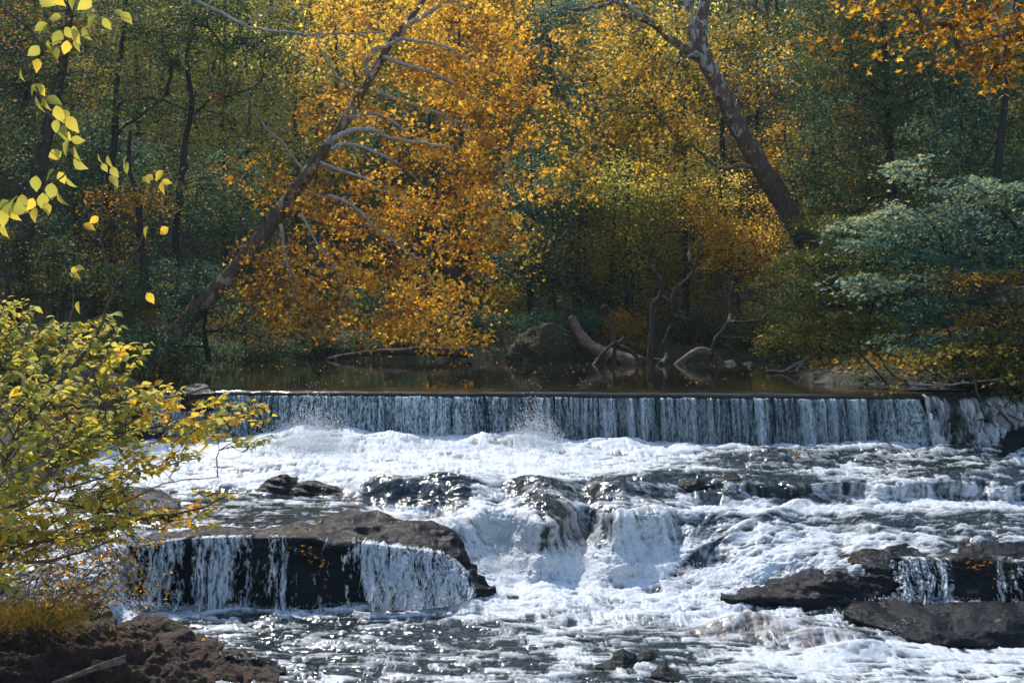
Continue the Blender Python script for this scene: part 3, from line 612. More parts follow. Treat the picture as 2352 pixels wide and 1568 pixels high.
for nm, lb, ol, dp, am, sdn, mt, fo in BANK:
    secs = []
    for x, yt, yb in ol:
        Yf = min((H + 3.92) * F / (min(yb, 1600) - HY), 24.6) - fo
        secs.append((x, [(yt, Yf + dp * 1.6), (yt + (yb - yt) * .12, Yf + dp), (yt + (yb - yt) * .5, Yf + dp * .5), (yb, Yf)]))
    o, _, _ = loft_rock(nm, secs, M[mt], nx=360, nt=130, amp=am * 1.35, seed=sdn, fq=1.9, craggy=1.2); tag(o, lb, 'rock', 'rocks of the left bank')
# rocks at the right-hand end of the pond
def pond_rock(label, ol, Yf, dp, am, sdn, mt='rock_bank'):
    secs = [(x, [(yt, Yf + dp), (yt * .7 + yb * .3, Yf + dp * .55), (yb, Yf), (yb + 3, Yf)]) for x, yt, yb in ol]
    o, _, _ = loft_rock('shore_rock', secs, M[mt], nx=110, nt=60, amp=am, seed=sdn, fq=.9, craggy=.9); return tag(o, label, 'rock', 'rocks on the pond shore')
pond_rock('tilted mossy boulder with a pointed foot where the pond narrows at right', [(1872,878,884),(1890,862,886),(1915,842,887),(1945,832,887),(1970,836,886),(1985,850,884),(1992,868,880)], 40.6, 2.6, .16, 61)
pond_rock('pale grey slanting slab right of the tilted mossy boulder', [(1962,880,888),(1980,860,889),(2005,846,889),(2035,842,888),(2062,850,885),(2080,866,880)], 40.2, 2.4, .10, 62)
pond_rock('dark rock wedged against the pale slanting slab', [(2015,884,888),(2040,864,889),(2075,848,889),(2120,842,888),(2165,850,886),(2200,868,882)], 39.8, 2.4, .16, 63, 'rock_wet')
pond_rock('black rock under the overhanging branches above the spillway', [(2150,886,892),(2200,868,893),(2260,858,893),(2330,850,893),(2420,846,893),(2500,860,890)], 39.3, 2.2, .2, 64, 'rock_wet')
pond_rock('black lump of rock on the left end of the weir crest', [(414,900,905),(428,884,906),(450,878,907),(472,882,907),(488,894,906),(494,902,905)], 36.7, .7, .08, 65, 'rock_wet')
pond_rock('pale round stone at the far waterline between the dead branches', [(1655,838,841),(1664,829,842),(1680,826,842),(1694,828,842),(1702,834,840)], 54.6, .8, .05, 66)
pond_rock('low grey stone at the waterline beside the leaning snag foot', [(1700,838,842),(1712,830,843),(1726,829,843),(1738,836,841)], 54.3, .7, .05, 67, 'rock_wet')
pond_rock('tall black rock wall at the right edge below the spillway', [(2300,1010,1035),(2330,985,1050),(2360,970,1060),(2420,955,1070),(2520,940,1080)], 33.9, 1.5, .2, 68, 'rock_wet')
pond_rock('dark rock half hidden behind the yellow bush beside the falls', [(150,1150,1240),(230,1120,1232),(300,1112,1224),(350,1118,1200),(395,1138,1175),(412,1152,1166)], 27.6, 1.6, .15, 69, 'rock_wet')
pond_rock('dark bank rock left of the chute under the yellow bush', [(-120,1170,1390),(-20,1180,1385),(60,1215,1375),(110,1262,1350),(140,1290,1330)], 23.9, 1.9, .2, 70, 'rock_wet')
pond_rock('dark boulder against the left end of the weir behind the bush', [(60,880,1080),(160,870,1080),(250,880,1075),(320,905,1070),(370,960,1060),(400,1010,1050)], 36.4, 2.0, .3, 71, 'rock_wet')
# ------------------------------------------------------------------ foliage tools
KITE = (np.array([(0,0,0),(-.36,.42,.10),(0,1,-.05),(.36,.42,.10)], float), [[0,3,2],[0,2,1]])
_mp = [(0,0),(.16,.10),(.48,-.06),(.34,.24),(.66,.46),(.26,.46),(0,1),(-.26,.46),(-.66,.46),(-.34,.24),(-.48,-.06),(-.16,.10)]
MAPLE = (np.array([(x, y, .22*abs(x) - .10*y*y) for x, y in _mp] + [(0,.36,-.03)], float), [[12, i, (i+1) % 12] for i in range(12)])
_st = [(0,0),(.22,.26),(.46,.36),(.70,.26),(1.0,.0)]
_ov = [(0,0,0)]
for yy_, w_ in _st[1:-1]: _ov += [(-w_, yy_ if False else 0, 0)]
_ys = [(.0,.0),(.18,.24),(.42,.36),(.68,.27),(.88,.10)]
_V = [(0,0,0)]; _Fc = []
for y_, w_ in _ys[1:]:
    b_ = -.28*y_*y_; _V += [(-w_, y_, b_ + .28*w_), (0, y_, b_), (w_, y_, b_ + .28*w_)]
_V += [(0, 1.02, -.32)]; _tip = len(_V) - 1
_Fc += [[0,2,1],[0,3,2]]
for k_ in range(3):
    a_ = 1 + 3*k_; _Fc += [[a_,a_+1,a_+3],[a_+1,a_+4,a_+3],[a_+1,a_+2,a_+4],[a_+2,a_+5,a_+4]]
_Fc += [[10,11,_tip],[11,12,_tip]]
OVAL = (np.array(_V, float), _Fc)
def leaf_geo(C, size, rng, tmpl=KITE, up=.6, droop=.3, dirs=None, spread=1.0):
    """C: centres n x 3, size: scalar or n; up: how much the blades face the sky"""
    n = len(C); tv, tf = tmpl; tf = np.array(tf)
    nn = rng.normal(0, spread, (n, 3)); nn[:, 2] = np.abs(nn[:, 2]) + up; nn /= np.linalg.norm(nn, axis=1, keepdims=True)
    d = rng.normal(0, 1, (n, 3)) if dirs is None else dirs + rng.normal(0, .45, (n, 3)); d[:, 2] -= droop
    d -= nn * np.sum(d * nn, 1, keepdims=True); d /= np.linalg.norm(d, axis=1, keepdims=True) + 1e-9
    s = np.cross(d, nn); sz = np.broadcast_to(np.asarray(size, float), (n,)) * rng.uniform(.65, 1.3, n)
    V = C[:, None, :] + sz[:, None, None] * (tv[None, :, :1] * s[:, None, :] + tv[None, :, 1:2] * d[:, None, :] + tv[None, :, 2:3] * nn[:, None, :])
    Fc = tf[None] + (np.arange(n) * len(tv))[:, None, None]
    return V.reshape(-1, 3), Fc.reshape(-1, 3), len(tf)
def foliage(name, C, tone, size, mat, rng, parent=None, tmpl=KITE, **kw):
    V, Fc, k = leaf_geo(C, size, rng, tmpl, **kw)
    return mesh_obj(name, V, Fc, mat, parent, smooth=False, attrs={'tone': ('FACE', np.repeat(np.clip(tone, 0, 1), k))})
def sprays(cl, per, rad, rng, flat=.3, tilt=.35, base=None, wob=.2):
    """leaves in tilted flat sprays round each clump centre; returns centres and tones"""
    m = len(cl); g = rng.normal(0, 1, (m, per, 3)); g[..., 2] *= flat
    nn = rng.normal(0, tilt, (m, 3)); nn[:, 2] = 1; nn /= np.linalg.norm(nn, axis=1, keepdims=True)
    a = np.cross(nn, [0, 1, 0.01]); a /= np.linalg.norm(a, axis=1, keepdims=True); b = np.cross(nn, a)
    r = np.broadcast_to(np.asarray(rad, float), (m,))[:, None, None] * rng.uniform(.6, 1.35, (m, 1, 1))
    C = cl[:, None, :] + r * (g[..., :1] * a[:, None] + g[..., 1:2] * b[:, None] + g[..., 2:3] * nn[:, None])
    C[..., 2] -= .10 * r[..., 0] * (g[..., 0]**2 + g[..., 1]**2)
    t0 = (rng.uniform(.2, .8, m) if base is None else base)[:, None]
    tone = np.clip(t0 + rng.normal(0, wob, (m, per)), 0, 1)
    return C.reshape(-1, 3), tone.ravel()
def ell(rng, c, r, n, shell=.35):
    v = rng.normal(0, 1, (n, 3)); v /= np.linalg.norm(v, axis=1, keepdims=True)
    return np.asarray(c) + v * (rng.uniform(shell, 1, (n, 1)) ** .6) * np.asarray(r)
def connect(nodes, cl, rng, rmin=.012, rpow=.5, droop=.12, zpen=.8, kmax=400):
    """grow branches from the nodes of the trunk out to the clump centres; returns tube paths"""
    pos = [np.asarray(p) for p in nodes]; par = [-1] * len(pos); base = len(pos); cnt = [0] * base
    order = np.argsort([min(np.linalg.norm(c - p) for p in pos) for c in cl]); arr = np.array(pos)
    for ci in order[:kmax]:
        c = cl[ci]; d = c - arr; L = np.linalg.norm(d, axis=1); cost = L + zpen * np.maximum(-d[:, 2], 0)
        p = int(np.argmin(cost)); q = p; chain = arr[p]
        nseg = max(1, int(L[p] / 1.3))
        for k in range(1, nseg + 1):
            t = k / nseg; w = chain + (c - chain) * t; w[2] += math.sin(math.pi * t) * droop * L[p]; w = w + (rng.normal(0, .05 * L[p], 3) if k < nseg else 0)
            arr = np.vstack([arr, w]); par.append(q); cnt.append(0); q = len(arr) - 1
    for i in range(len(arr) - 1, base - 1, -1):
        cnt[i] += 1
        if par[i] >= base: cnt[par[i]] += cnt[i]
    kids = {}
    for i in range(base, len(arr)): kids.setdefault(par[i], []).append(i)
    paths = []; done = set()
    for i in range(base, len(arr)):
        if i in done: continue
        if par[i] >= base and max(kids[par[i]], key=lambda q: cnt[q]) == i: continue
        pts = [arr[par[i]], arr[i]]; rad = [rmin * cnt[i] ** rpow * 1.15, rmin * cnt[i] ** rpow]; j = i; done.add(i)
        while j in kids:
            j = max(kids[j], key=lambda q: cnt[q]); pts.append(arr[j]); rad.append(rmin * cnt[j] ** rpow); done.add(j)
        rad[-1] *= .5; paths.append(limb_r(np.array(pts), np.array(rad)))
    return paths
def limb_r(pts, rad, n=3):
    p = smooth_path(pts, n) if len(pts) > 2 else smooth_path(pts, 3)
    u = np.linspace(0, 1, len(p)); return p, np.interp(u, np.linspace(0, 1, len(rad)), rad)
def tube_obj(name, paths, mat, parent=None, k=6, bump=0.0, s=0):
    V, Fq = tubes(paths, k, bump, s); return mesh_obj(name, V, Fq, mat, parent)

G_DARK = [(0, (.028,.056,.028)), (.35, (.055,.098,.040)), (.6, (.085,.13,.045)), (.8, (.22,.18,.04)), (1, (.46,.20,.03))]
G_TEAL = [(0, (.028,.075,.054)), (.5, (.062,.14,.085)), (.8, (.12,.21,.11)), (1, (.32,.27,.06))]
G_OLIVE = [(0, (.06,.10,.035)), (.4, (.15,.18,.045)), (.75, (.34,.29,.05)), (1, (.60,.34,.04))]
G_ORANGE = [(0, (.10,.035,.008)), (.3, (.30,.14,.016)), (.6, (.58,.31,.03)), (.85, (.78,.50,.05)), (1, (.88,.66,.12))]
G_GOLD = [(0, (.26,.12,.012)), (.4, (.55,.32,.025)), (.75, (.75,.52,.06)), (1, (.82,.70,.20))]
G_LIME = [(0, (.20,.24,.06)), (.4, (.42,.44,.10)), (.75, (.68,.62,.16)), (1, (.82,.74,.24))]
G_BROWN = [(0, (.04,.055,.03)), (.35, (.14,.11,.03)), (.7, (.34,.20,.03)), (1, (.58,.30,.04))]
G_BUSH = [(0, (.13,.17,.045)), (.35, (.31,.34,.085)), (.65, (.54,.50,.12)), (.88, (.70,.55,.09)), (1, (.72,.40,.04))]
G_MIX = [(0, (.03,.05,.02)), (.35, (.08,.10,.03)), (.6, (.30,.22,.03)), (.85, (.62,.36,.03)), (1, (.8,.55,.08))]
for k_, st_ in dict(dark=G_DARK, teal=G_TEAL, olive=G_OLIVE, orange=G_ORANGE, gold=G_GOLD, lime=G_LIME, brown=G_BROWN, bush=G_BUSH, mixed=G_MIX).items():
    M['leaf_' + k_] = leaf_mat(k_ + '_leaves', st_, trans={'dark': .45, 'teal': .4, 'lime': .68, 'gold': .66}.get(k_, .58), spec=.22)
M['leaf_silver'] = leaf_mat('silver_green_leaves', [(0, (.04,.11,.085)), (.5, (.065,.15,.115)), (.8, (.25,.35,.28)), (1, (.46,.48,.28))], trans=.4, spec=.3)
M['bark'] = bark_mat('brown_bark', (.018,.014,.011), (.09,.068,.052))
M['bark_dark'] = bark_mat('dark_bark', (.010,.009,.009), (.045,.037,.032))
M['bark_plane'] = bark_mat('sycamore_bark', (.03,.018,.012), (.14,.085,.055), patch=(.26,.19,.13), pscale=1.6, thr=.56)
M['bark_white'] = bark_mat('white_sycamore_bark', (.05,.03,.022), (.16,.10,.075), patch=(.30,.30,.29), pscale=3.2, thr=.53, zlo=8, zhi=15)
M['branch_pale'] = bark_mat('pale_branch_bark', (.16,.14,.12), (.44,.40,.36), scale=9)
M['bark_dead'] = bark_mat('dead_wood', (.014,.011,.010), (.10,.075,.065), patch=(.36,.30,.26), pscale=1.3, thr=.60)
M['bark_log'] = bark_mat('furrowed_log_bark', (.03,.022,.018), (.24,.175,.14), scale=7, stretch=1)
M['twig'] = bark_mat('twig_bark', (.05,.035,.028), (.20,.15,.12), scale=14)
rng = np.random.default_rng(5)

# ------------------------------------------------------------------ hero tree 1: orange sycamore leaning over the pond
def hero(name, label, cat, base, trunks, blobs, leafm, barkm, per, rad, lsize, rng, tmpl=KITE, group=None, limbs=(), limbm=None, branch_r=.012, extra=None, **kw):
    """trunks: list of (pts, r0, r1); blobs: (centre, radii, n, tone)"""
    root = empty(name, base); tag(root, label, cat, group)
    tp = [limb(p, a, b, 6) for p, a, b in trunks]
    tube_obj('trunk', tp, barkm, root, 14, .16, 3)
    nodes = np.vstack([p for p, _ in tp])
    if len(limbs):
        lp = [limb(p, a, b, 5, .03, rng) for p, a, b in limbs]; tube_obj('limb', lp, limbm or barkm, root, 8, .1, 4); nodes = np.vstack([nodes] + [p for p, _ in lp])
    cl, tn = [], []
    for c, r, n, t in blobs:
        e = ell(rng, c, r, n); cl.append(e); tn.append(np.clip(t + rng.normal(0, .2, n) + .25 * fbm(e[:, 0] * .35, e[:, 1] * .35, e[:, 2] * .35, 2, 9), .02, .98))
    cl, tn = np.vstack(cl), np.concatenate(tn)
    zmin = kw.pop('zmin', None); clear = kw.pop('clear', 0)
    if zmin is not None: kp = cl[:, 2] > zmin; cl, tn = cl[kp], tn[kp]
    tube_obj('branch', connect(nodes[len(nodes) // 6:], cl, rng, branch_r), limbm or barkm, root, 5)
    C, tone = sprays(cl, per, rad, rng, base=tn, flat=kw.pop('flat', .35), tilt=kw.pop('tilt', .4))
    if zmin is not None: q = C[:, 2] > zmin * .5; C, tone = C[q], tone[q]
    if clear:                                   # the lower trunk stands free of leaves on the open river side
        tq = tp[0][0]; sx_ = tq[:, 0] / tq[:, 1]; sz_ = (tq[:, 2] - H) / tq[:, 1]; cx_ = C[:, 0] / C[:, 1]; cz_ = (C[:, 2] - H) / C[:, 1]
        w_ = np.interp(cz_, sz_, sx_); hw = np.interp(cz_, sz_, tp[0][1] / tq[:, 1]) * 1.25
        hit = (np.abs(cx_ - w_) < hw * 1.25) & (C[:, 1] < 57 + 9) & (rng.uniform(0, 1, len(C)) < clear); C, tone = C[~hit], tone[~hit]
    foliage('crown', C, tone, lsize, leafm, rng, root, tmpl, **kw)
    return root
def bp(x, y, Y, rx, ry, rY, n, t): return (P(x, y, Y), (rx / F * Y, rY, ry / F * Y), n, t)
T1 = pl([(385,800,50),(430,735,50),(520,640,50.4),(600,545,51),(660,460,51.6),(715,385,52),(765,320,52.4),(810,248,52.8),(850,180,53.2),(880,130,53.5),(905,85,53.8),(960,20,54.5),(1010,-60,55)], 50)
limbs = [
 ([(850,180),(842,150),(855,118),(880,108),(915,95)], .13,.10,53.4), ([(905,88),(940,58),(990,25),(1042,2),(1100,40)], .15,.04,54),
 ([(765,322),(800,302),(850,300),(905,318),(980,330),(1040,342)], .15,.04,51), ([(762,345),(790,330),(850,345),(920,380),(975,430)], .10,.03,50.5),
 ([(735,372),(790,395),(850,415),(905,445),(960,500)], .08,.03,50), ([(720,450),(790,460),(850,510),(905,555),(980,605)], .11,.03,49.5),
 ([(645,515),(655,580),(668,640),(680,700),(700,745)], .09,.03,49), ([(690,490),(730,560),(770,620),(800,690)], .07,.02,49),
 ([(880,132),(930,150),(985,165),(1050,200),(1110,250)], .12,.03,53), ([(905,88),(960,95),(1030,110),(1090,150)], .09,.03,52),
 ([(862,210),(930,235),(1010,262),(1090,300),(1160,345)], .11,.03,54), ([(800,270),(860,262),(930,300),(1000,350),(1070,400),(1110,470)], .09,.03,52.5),
 ([(830,215),(780,180),(740,120),(700,60)], .09,.03,54), ([(700,400),(650,330),(600,280),(560,200)], .08,.03,54)]
limbs = [(pl([(a, b, Y) for a, b in p], Y), r0, r1) for p, r0, r1, Y in limbs]
blobs = [bp(930,30,54,230,80,3,46,.72), bp(1080,120,54,190,110,3,60,.55), bp(1000,260,53,220,110,3,70,.62), bp(1150,260,54,120,130,3,44,.58), bp(800,80,54,110,80,2.5,18,.78),
 bp(950,400,52,230,90,3,66,.58), bp(1130,430,53,120,100,3,40,.62), bp(820,480,51,180,80,2.6,44,.55), bp(1010,540,51,200,90,2.8,54,.6), bp(1160,570,51,90,70,2.4,16,.72),
 bp(700,600,49.5,170,70,2.4,34,.52), bp(860,660,49.5,210,70,2.6,48,.62), bp(1050,690,50,150,60,2.4,24,.68), bp(640,700,49,110,50,2,18,.5), bp(780,745,49,210,34,2.2,34,.62), bp(1000,765,49.5,150,30,2,18,.7),
 bp(560,620,50,80,70,2,10,.42), bp(600,430,53,90,80,2,14,.42), bp(740,250,54,80,90,2,16,.5)]
hero('sycamore_tree', 'big sycamore with glowing orange leaves leaning right over the pond from the left bank', 'tree', T1[0], [(T1, .44, .10)], blobs, M['leaf_orange'], M['bark_plane'],
     31, .38, .18, rng, MAPLE, limbs=limbs, limbm=M['branch_pale'], branch_r=.010, zmin=.5, clear=.62, up=.25, droop=.5, flat=.55, tilt=.7)
# hero tree 2: white-barked sycamore leaning left from the right bank
T2 = pl([(1950,760,60),(1895,640,60),(1845,545,60),(1790,450,59.5),(1740,372,59),(1700,300,58.6),(1665,230,58.2),(1635,170,58),(1615,120,58),(1608,60,58),(1622,0,58),(1640,-70,58)], 60)
T2b = pl([(1612,128,58),(1590,95,57.8),(1582,40,57.8),(1585,-60,57.8)], 58); T2c = pl([(1612,135,58),(1570,110,57.5),(1535,85,57),(1490,50,56.5),(1425,35,56)], 58)
l2 = [([(1728,384),(1700,380),(1672,386),(1640,378),(1605,345),(1570,318),(1535,290)], .13,.05,58), ([(1500,52),(1430,8),(1380,14),(1330,22),(1285,18)], .14,.06,56), ([(1672,280),(1690,240),(1702,200),(1690,170)], .07,.03,58),
      ([(1535,290),(1500,260),(1440,262),(1390,300),(1360,340)], .07,.03,57), ([(1600,120),(1540,150),(1480,190),(1420,200),(1360,240)], .07,.02,57)]
l2 = [(pl([(a, b, Y) for a, b in p], Y), r0, r1) for p, r0, r1, Y in l2]
blobs = [bp(1400,130,57,150,100,3,46,.62), bp(1520,200,57,120,90,3,34,.42), bp(1350,300,57,120,100,3,36,.66), bp(1500,330,57.5,110,70,2.6,24,.45), bp(1480,60,57,160,50,3,26,.6), bp(1700,110,60,70,70,2,14,.6), bp(1300,420,57,100,50,2.5,14,.7), bp(1660,60,61,90,60,2,14,.4)]
hero('sycamore_tree', 'white-patched sycamore trunk leaning left from the right bank with green and gold leaves', 'tree', T2[0], [(T2, .74, .30), (T2b, .26, .22), (T2c, .28, .12)], blobs, M['leaf_mixed'], M['bark_white'],
     44, .46, .18, rng, MAPLE, limbs=l2, limbm=M['bark_white'], branch_r=.010, clear=.97, up=.4, droop=.4, flat=.5, tilt=.6)

# ------------------------------------------------------------------ trees of the two banks
def mass(name, label, x, ybase, Y, trunk_pts, r0, blobs, leafm, barkm=None, per=72, rad=.5, ls=.16, group=None, cat='tree', tmpl=KITE, **kw):
    T = pl(trunk_pts, Y); g = T[0].copy()
    return hero(name, label, cat, g, [(T, r0, r0 * .35)], blobs, leafm, barkm or M['bark_dark'], per, rad, ls, rng, tmpl, group=group, **kw)
GB = 'trees crowding the left bank'
mass('broadleaf_tree', 'grey trunk leaning right at the left edge under dark green foliage', 40,700,47, [(20,760),(45,600),(70,480),(100,340),(125,230),(150,110),(165,-20)], .42,
     [bp(80,80,47,180,120,3,46,.45), bp(220,180,48,120,90,3,30,.5), bp(20,330,47,110,90,3,24,.25), bp(60,530,48,100,70,2.5,18,.3)], M['leaf_dark'], M['bark'], group=GB)
mass('broadleaf_tree', 'straight dark trunk with wide branches behind the hanging yellow twig', 260,720,52, [(205,780),(225,620),(240,480),(262,330),(268,200),(285,60),(290,-40)], .24,
     [bp(300,40,52,170,70,3,40,.4), bp(420,110,52,120,40,3,18,.3), bp(330,250,52,80,30,2.5,8,.4), bp(490,200,53,70,40,2.5,9,.35), bp(190,300,52,90,80,2.5,18,.3), bp(440,10,54,160,50,3,34,.35)], M['leaf_dark'], group=GB,
     limbs=[(pl([(262,250),(300,228),(350,225),(400,240),(450,262)],52),.10,.03),(pl([(258,330),(285,290),(330,262),(380,220)],52),.09,.03)])
mass('broadleaf_tree', 'dark forked trunk hung with dark green and rust leaves left of the orange sycamore', 420,640,54, [(395,740),(402,560),(415,430),(425,330),(440,240),(430,120),(470,-10)], .22,
     [bp(560,60,54,150,60,3,40,.4), bp(640,170,55,70,60,3,16,.35), bp(500,230,54,60,30,2.5,7,.3), bp(640,330,54,60,50,2.5,8,.5), bp(520,440,53,120,40,2.5,20,.25), bp(340,420,53,90,50,2.5,14,.45)], M['leaf_dark'], group=GB)
mass('broadleaf_tree', 'thin leaning dark trunk with rusty leaf tufts between the left bank trees', 330,600,50, [(340,700),(325,560),(315,450),(295,380),(300,300)], .20,
     [bp(300,470,50,90,50,2,16,.6), bp(250,560,50,90,50,2,14,.4)], M['leaf_brown'], group=GB)
mass('understorey_tree', 'low dark green tree filling the shade at the left behind the yellow bush', 150,760,44, [(150,840),(140,740),(160,640)], .16,
     [bp(120,640,45,170,60,2.5,46,.35), bp(260,660,46,110,60,2.5,30,.3), bp(60,560,46,90,60,2.5,18,.35)], M['leaf_dark'], ls=.14, group=GB)
mass('understorey_tree', 'dark teal bushy tree at the foot of the leaning orange sycamore', 460,760,50, [(480,830),(470,760),(480,660)], .14,
     [bp(430,650,52,120,60,2.5,34,.35), bp(520,720,51,130,50,2.5,34,.35), bp(400,770,49,90,40,2,22,.3)], M['leaf_teal'], ls=.13, group=GB)
GR = 'trees crowding the right bank'
mass('broadleaf_tree', 'tall dark green tree with scattered orange sprays filling the upper right', 2050,800,56, [(2100,820),(2080,650),(2050,450),(2040,250),(2030,60),(2030,-60)], .30,
     [bp(1900,80,57,120,90,3,40,.45), bp(2050,60,56,150,90,3,50,.35), bp(1960,240,56,140,90,3,52,.35), bp(2120,220,56,130,90,3,46,.2), bp(1950,400,55,130,80,3,46,.38), bp(2130,380,56,110,70,3,30,.2), bp(1900,520,55,100,60,3,26,.5), bp(2250,120,56,110,110,3,36,.15), bp(2300,320,56,90,100,3,26,.1)], M['leaf_dark'], ls=.17, group=GR)
mass('broadleaf_tree', 'dark teal tree behind the bare grey branches at the right edge', 2300,700,52, [(2290,800),(2270,600),(2290,400),(2310,200),(2330,0)], .3,
     [bp(2200,500,53,110,60,2.5,26,.2), bp(2320,450,52,80,90,2.5,22,.15), bp(2200,280,54,90,90,2.5,20,.15), bp(2340,100,53,90,120,3,26,.15)], M['leaf_teal'], group=GR)
def layer(x0, y0, x1, y1, Y0, Y1, n, w, dr, tone):
    t = rng.uniform(0, 1, n); g = rng.normal(0, 1, (n, 3))
    p = P(x0 + (x1 - x0) * t, y0 + (y1 - y0) * t + dr * 4 * (t - .5) ** 2, Y0 + (Y1 - Y0) * t) + g * np.array([.3, w, .17]); return p, np.clip(tone + rng.normal(0, .14, n), 0, 1)
def layered(name, label, trunk, Y, r0, layers, leafm, per, rad, ls, tmpl=KITE, group=None, barkm=None, **kw):
    T = pl(trunk, Y); root = empty(name, T[0]); tag(root, label, 'tree', group)
    tp = [limb(T, r0, r0 * .3, 6)]; tube_obj('trunk', tp, barkm or M['bark_dark'], root, 10, .15, 5)
    L = [layer(*q) for q in layers]; cl = np.vstack([a for a, _ in L]); tn = np.concatenate([b for _, b in L])
    tube_obj('branch', connect(tp[0][0][4:], cl, rng, .011), barkm or M['bark_dark'], root, 5)
    C, tone = sprays(cl, per, rad, rng, flat=.14, tilt=.22, base=tn, wob=.2)
    foliage('crown', C, tone, ls, leafm, rng, root, tmpl, **kw); return root
layered('maple_tree', 'silvery green maple with drooping layered branches at the right of the pond', [(2420,860),(2400,700),(2380,560),(2370,430),(2380,300)], 42, .26,
  [(2380,450,2060,395,42,41,26,.5,-14,.66),(2300,470,1970,520,42,40,34,.5,-16,.74),(2380,520,2180,500,42,40,16,.5,-10,.6),(2380,560,2020,600,42,40,28,.5,-14,.35),(2340,620,1950,668,42,39.5,32,.5,-18,.68),(2380,700,2060,725,41,39.5,24,.5,-12,.3),(2380,750,2090,790,41,39,26,.5,-14,.55),(2380,820,2160,810,41,39.5,18,.5,-8,.35),(2200,520,1900,560,43,42,22,.7,-10,.35),(2380,600,2150,600,43,41,26,1.2,20,.3),(2380,700,2150,690,42,41,26,1.2,20,.3)],
  M['leaf_silver'], 60, .44, .15, tmpl=MAPLE, group=GR, up=1.1, droop=.35)
layered('maple_tree', 'olive and gold maple leaning low over the water right of the dead snags', [(2010,850),(1990,760),(2010,640),(2040,540)], 50, .24,
  [(2050,560,1790,590,51,49,40,1.0,16,.35),(2060,620,1770,640,51,48.5,52,1.0,18,.4),(2080,680,1790,690,51,48,54,1.0,18,.35),(2080,740,1820,740,50,47.5,48,.9,18,.45),(2080,790,1850,775,49,47,38,.9,12,.5),(2080,825,1900,805,48,46,20,.7,8,.5),(2060,500,1860,520,52,50,26,1.2,14,.35)],
  M['leaf_olive'], 76, .58, .15, group=GR, up=.8, droop=.4)
layered('maple_tree', 'gold-tipped maple boughs hanging over the dark rocks above the spillway', [(2450,900),(2420,840),(2400,780),(2380,740)], 37, .18,
  [(2330,800,2080,862,37,36.4,18,.4,6,.42),(2360,770,2120,815,37,36.4,20,.5,8,.3),(2400,820,2260,850,36.5,36,10,.4,4,.3),(2420,870,2310,895,36,35.6,8,.3,2,.35)],
  M['leaf_mixed'], 60, .36, .12, tmpl=MAPLE, group=GR, up=.7, droop=.5)
layered('maple_tree', 'brown-green maple boughs at the right edge below the silvery maple', [(2500,900),(2470,800),(2450,700),(2440,620)], 39, .2,
  [(2440,620,2200,640,39,38.5,26,.6,14,.45),(2440,700,2180,720,39,38.4,30,.6,14,.55),(2440,780,2200,790,39,38,30,.6,12,.45),(2440,850,2260,850,38,37.6,14,.5,8,.4)],
  M['leaf_brown'], 70, .46, .12, group=GR, up=.8, droop=.4)
layered('oak_branch', 'orange oak leaves on an overhanging branch in the top right corner', [(2560,40),(2480,60),(2420,72),(2340,70),(2270,90),(2200,110)], 24, .07,
  [(2380,20,1950,15,24,24.5,19,.5,4,.42),(2400,80,2030,75,24,24.4,18,.5,4,.35),(2400,135,2160,128,24,24.3,14,.4,4,.4),(2360,165,2270,170,24,24,4,.3,2,.3),(2400,-20,1920,-20,24,24.5,12,.5,4,.4)],
  M['leaf_orange'], 24, .30, .13, tmpl=MAPLE, barkm=M['twig'], up=.5, droop=.5)
mass('yellow_tree', 'small bright yellow tree behind the tallest dead snag', 1680,600,64, [(1700,740),(1690,640),(1670,520),(1650,420)], .12,
     [bp(1650,440,64,50,70,2,16,.75), bp(1620,480,64,60,60,2,18,.7), bp(1700,560,63,90,60,2.4,40,.6), bp(1760,620,62,60,40,2,18,.5), bp(1640,590,63,60,50,2,20,.55), bp(1760,500,65,60,60,2,18,.4)], M['leaf_gold'], ls=.15, per=60, rad=.5)
mass('understorey_tree', 'blue-green bushy tree hiding the foot of the white-patched trunk', 1880,640,55, [(1900,820),(1890,720),(1880,620)], .12,
     [bp(1880,590,55.5,70,50,1.8,34,.4), bp(1940,640,55,80,50,1.8,30,.45), bp(1850,680,55,70,50,1.8,24,.55), bp(1940,550,56,60,40,1.8,16,.4)], M['leaf_teal'], ls=.13)
mass('gold_tree', 'golden tree glowing behind the base of the white-patched trunk', 1810,600,72, [(1830,700),(1830,560),(1820,420),(1800,300)], .2,
     [bp(1830,420,72,60,70,2.4,24,.6), bp(1870,520,72,60,60,2.4,18,.5), bp(1800,330,73,60,60,2.4,20,.4), bp(1760,400,73,50,60,2,14,.4)], M['leaf_gold'], ls=.17, per=50, rad=.6)

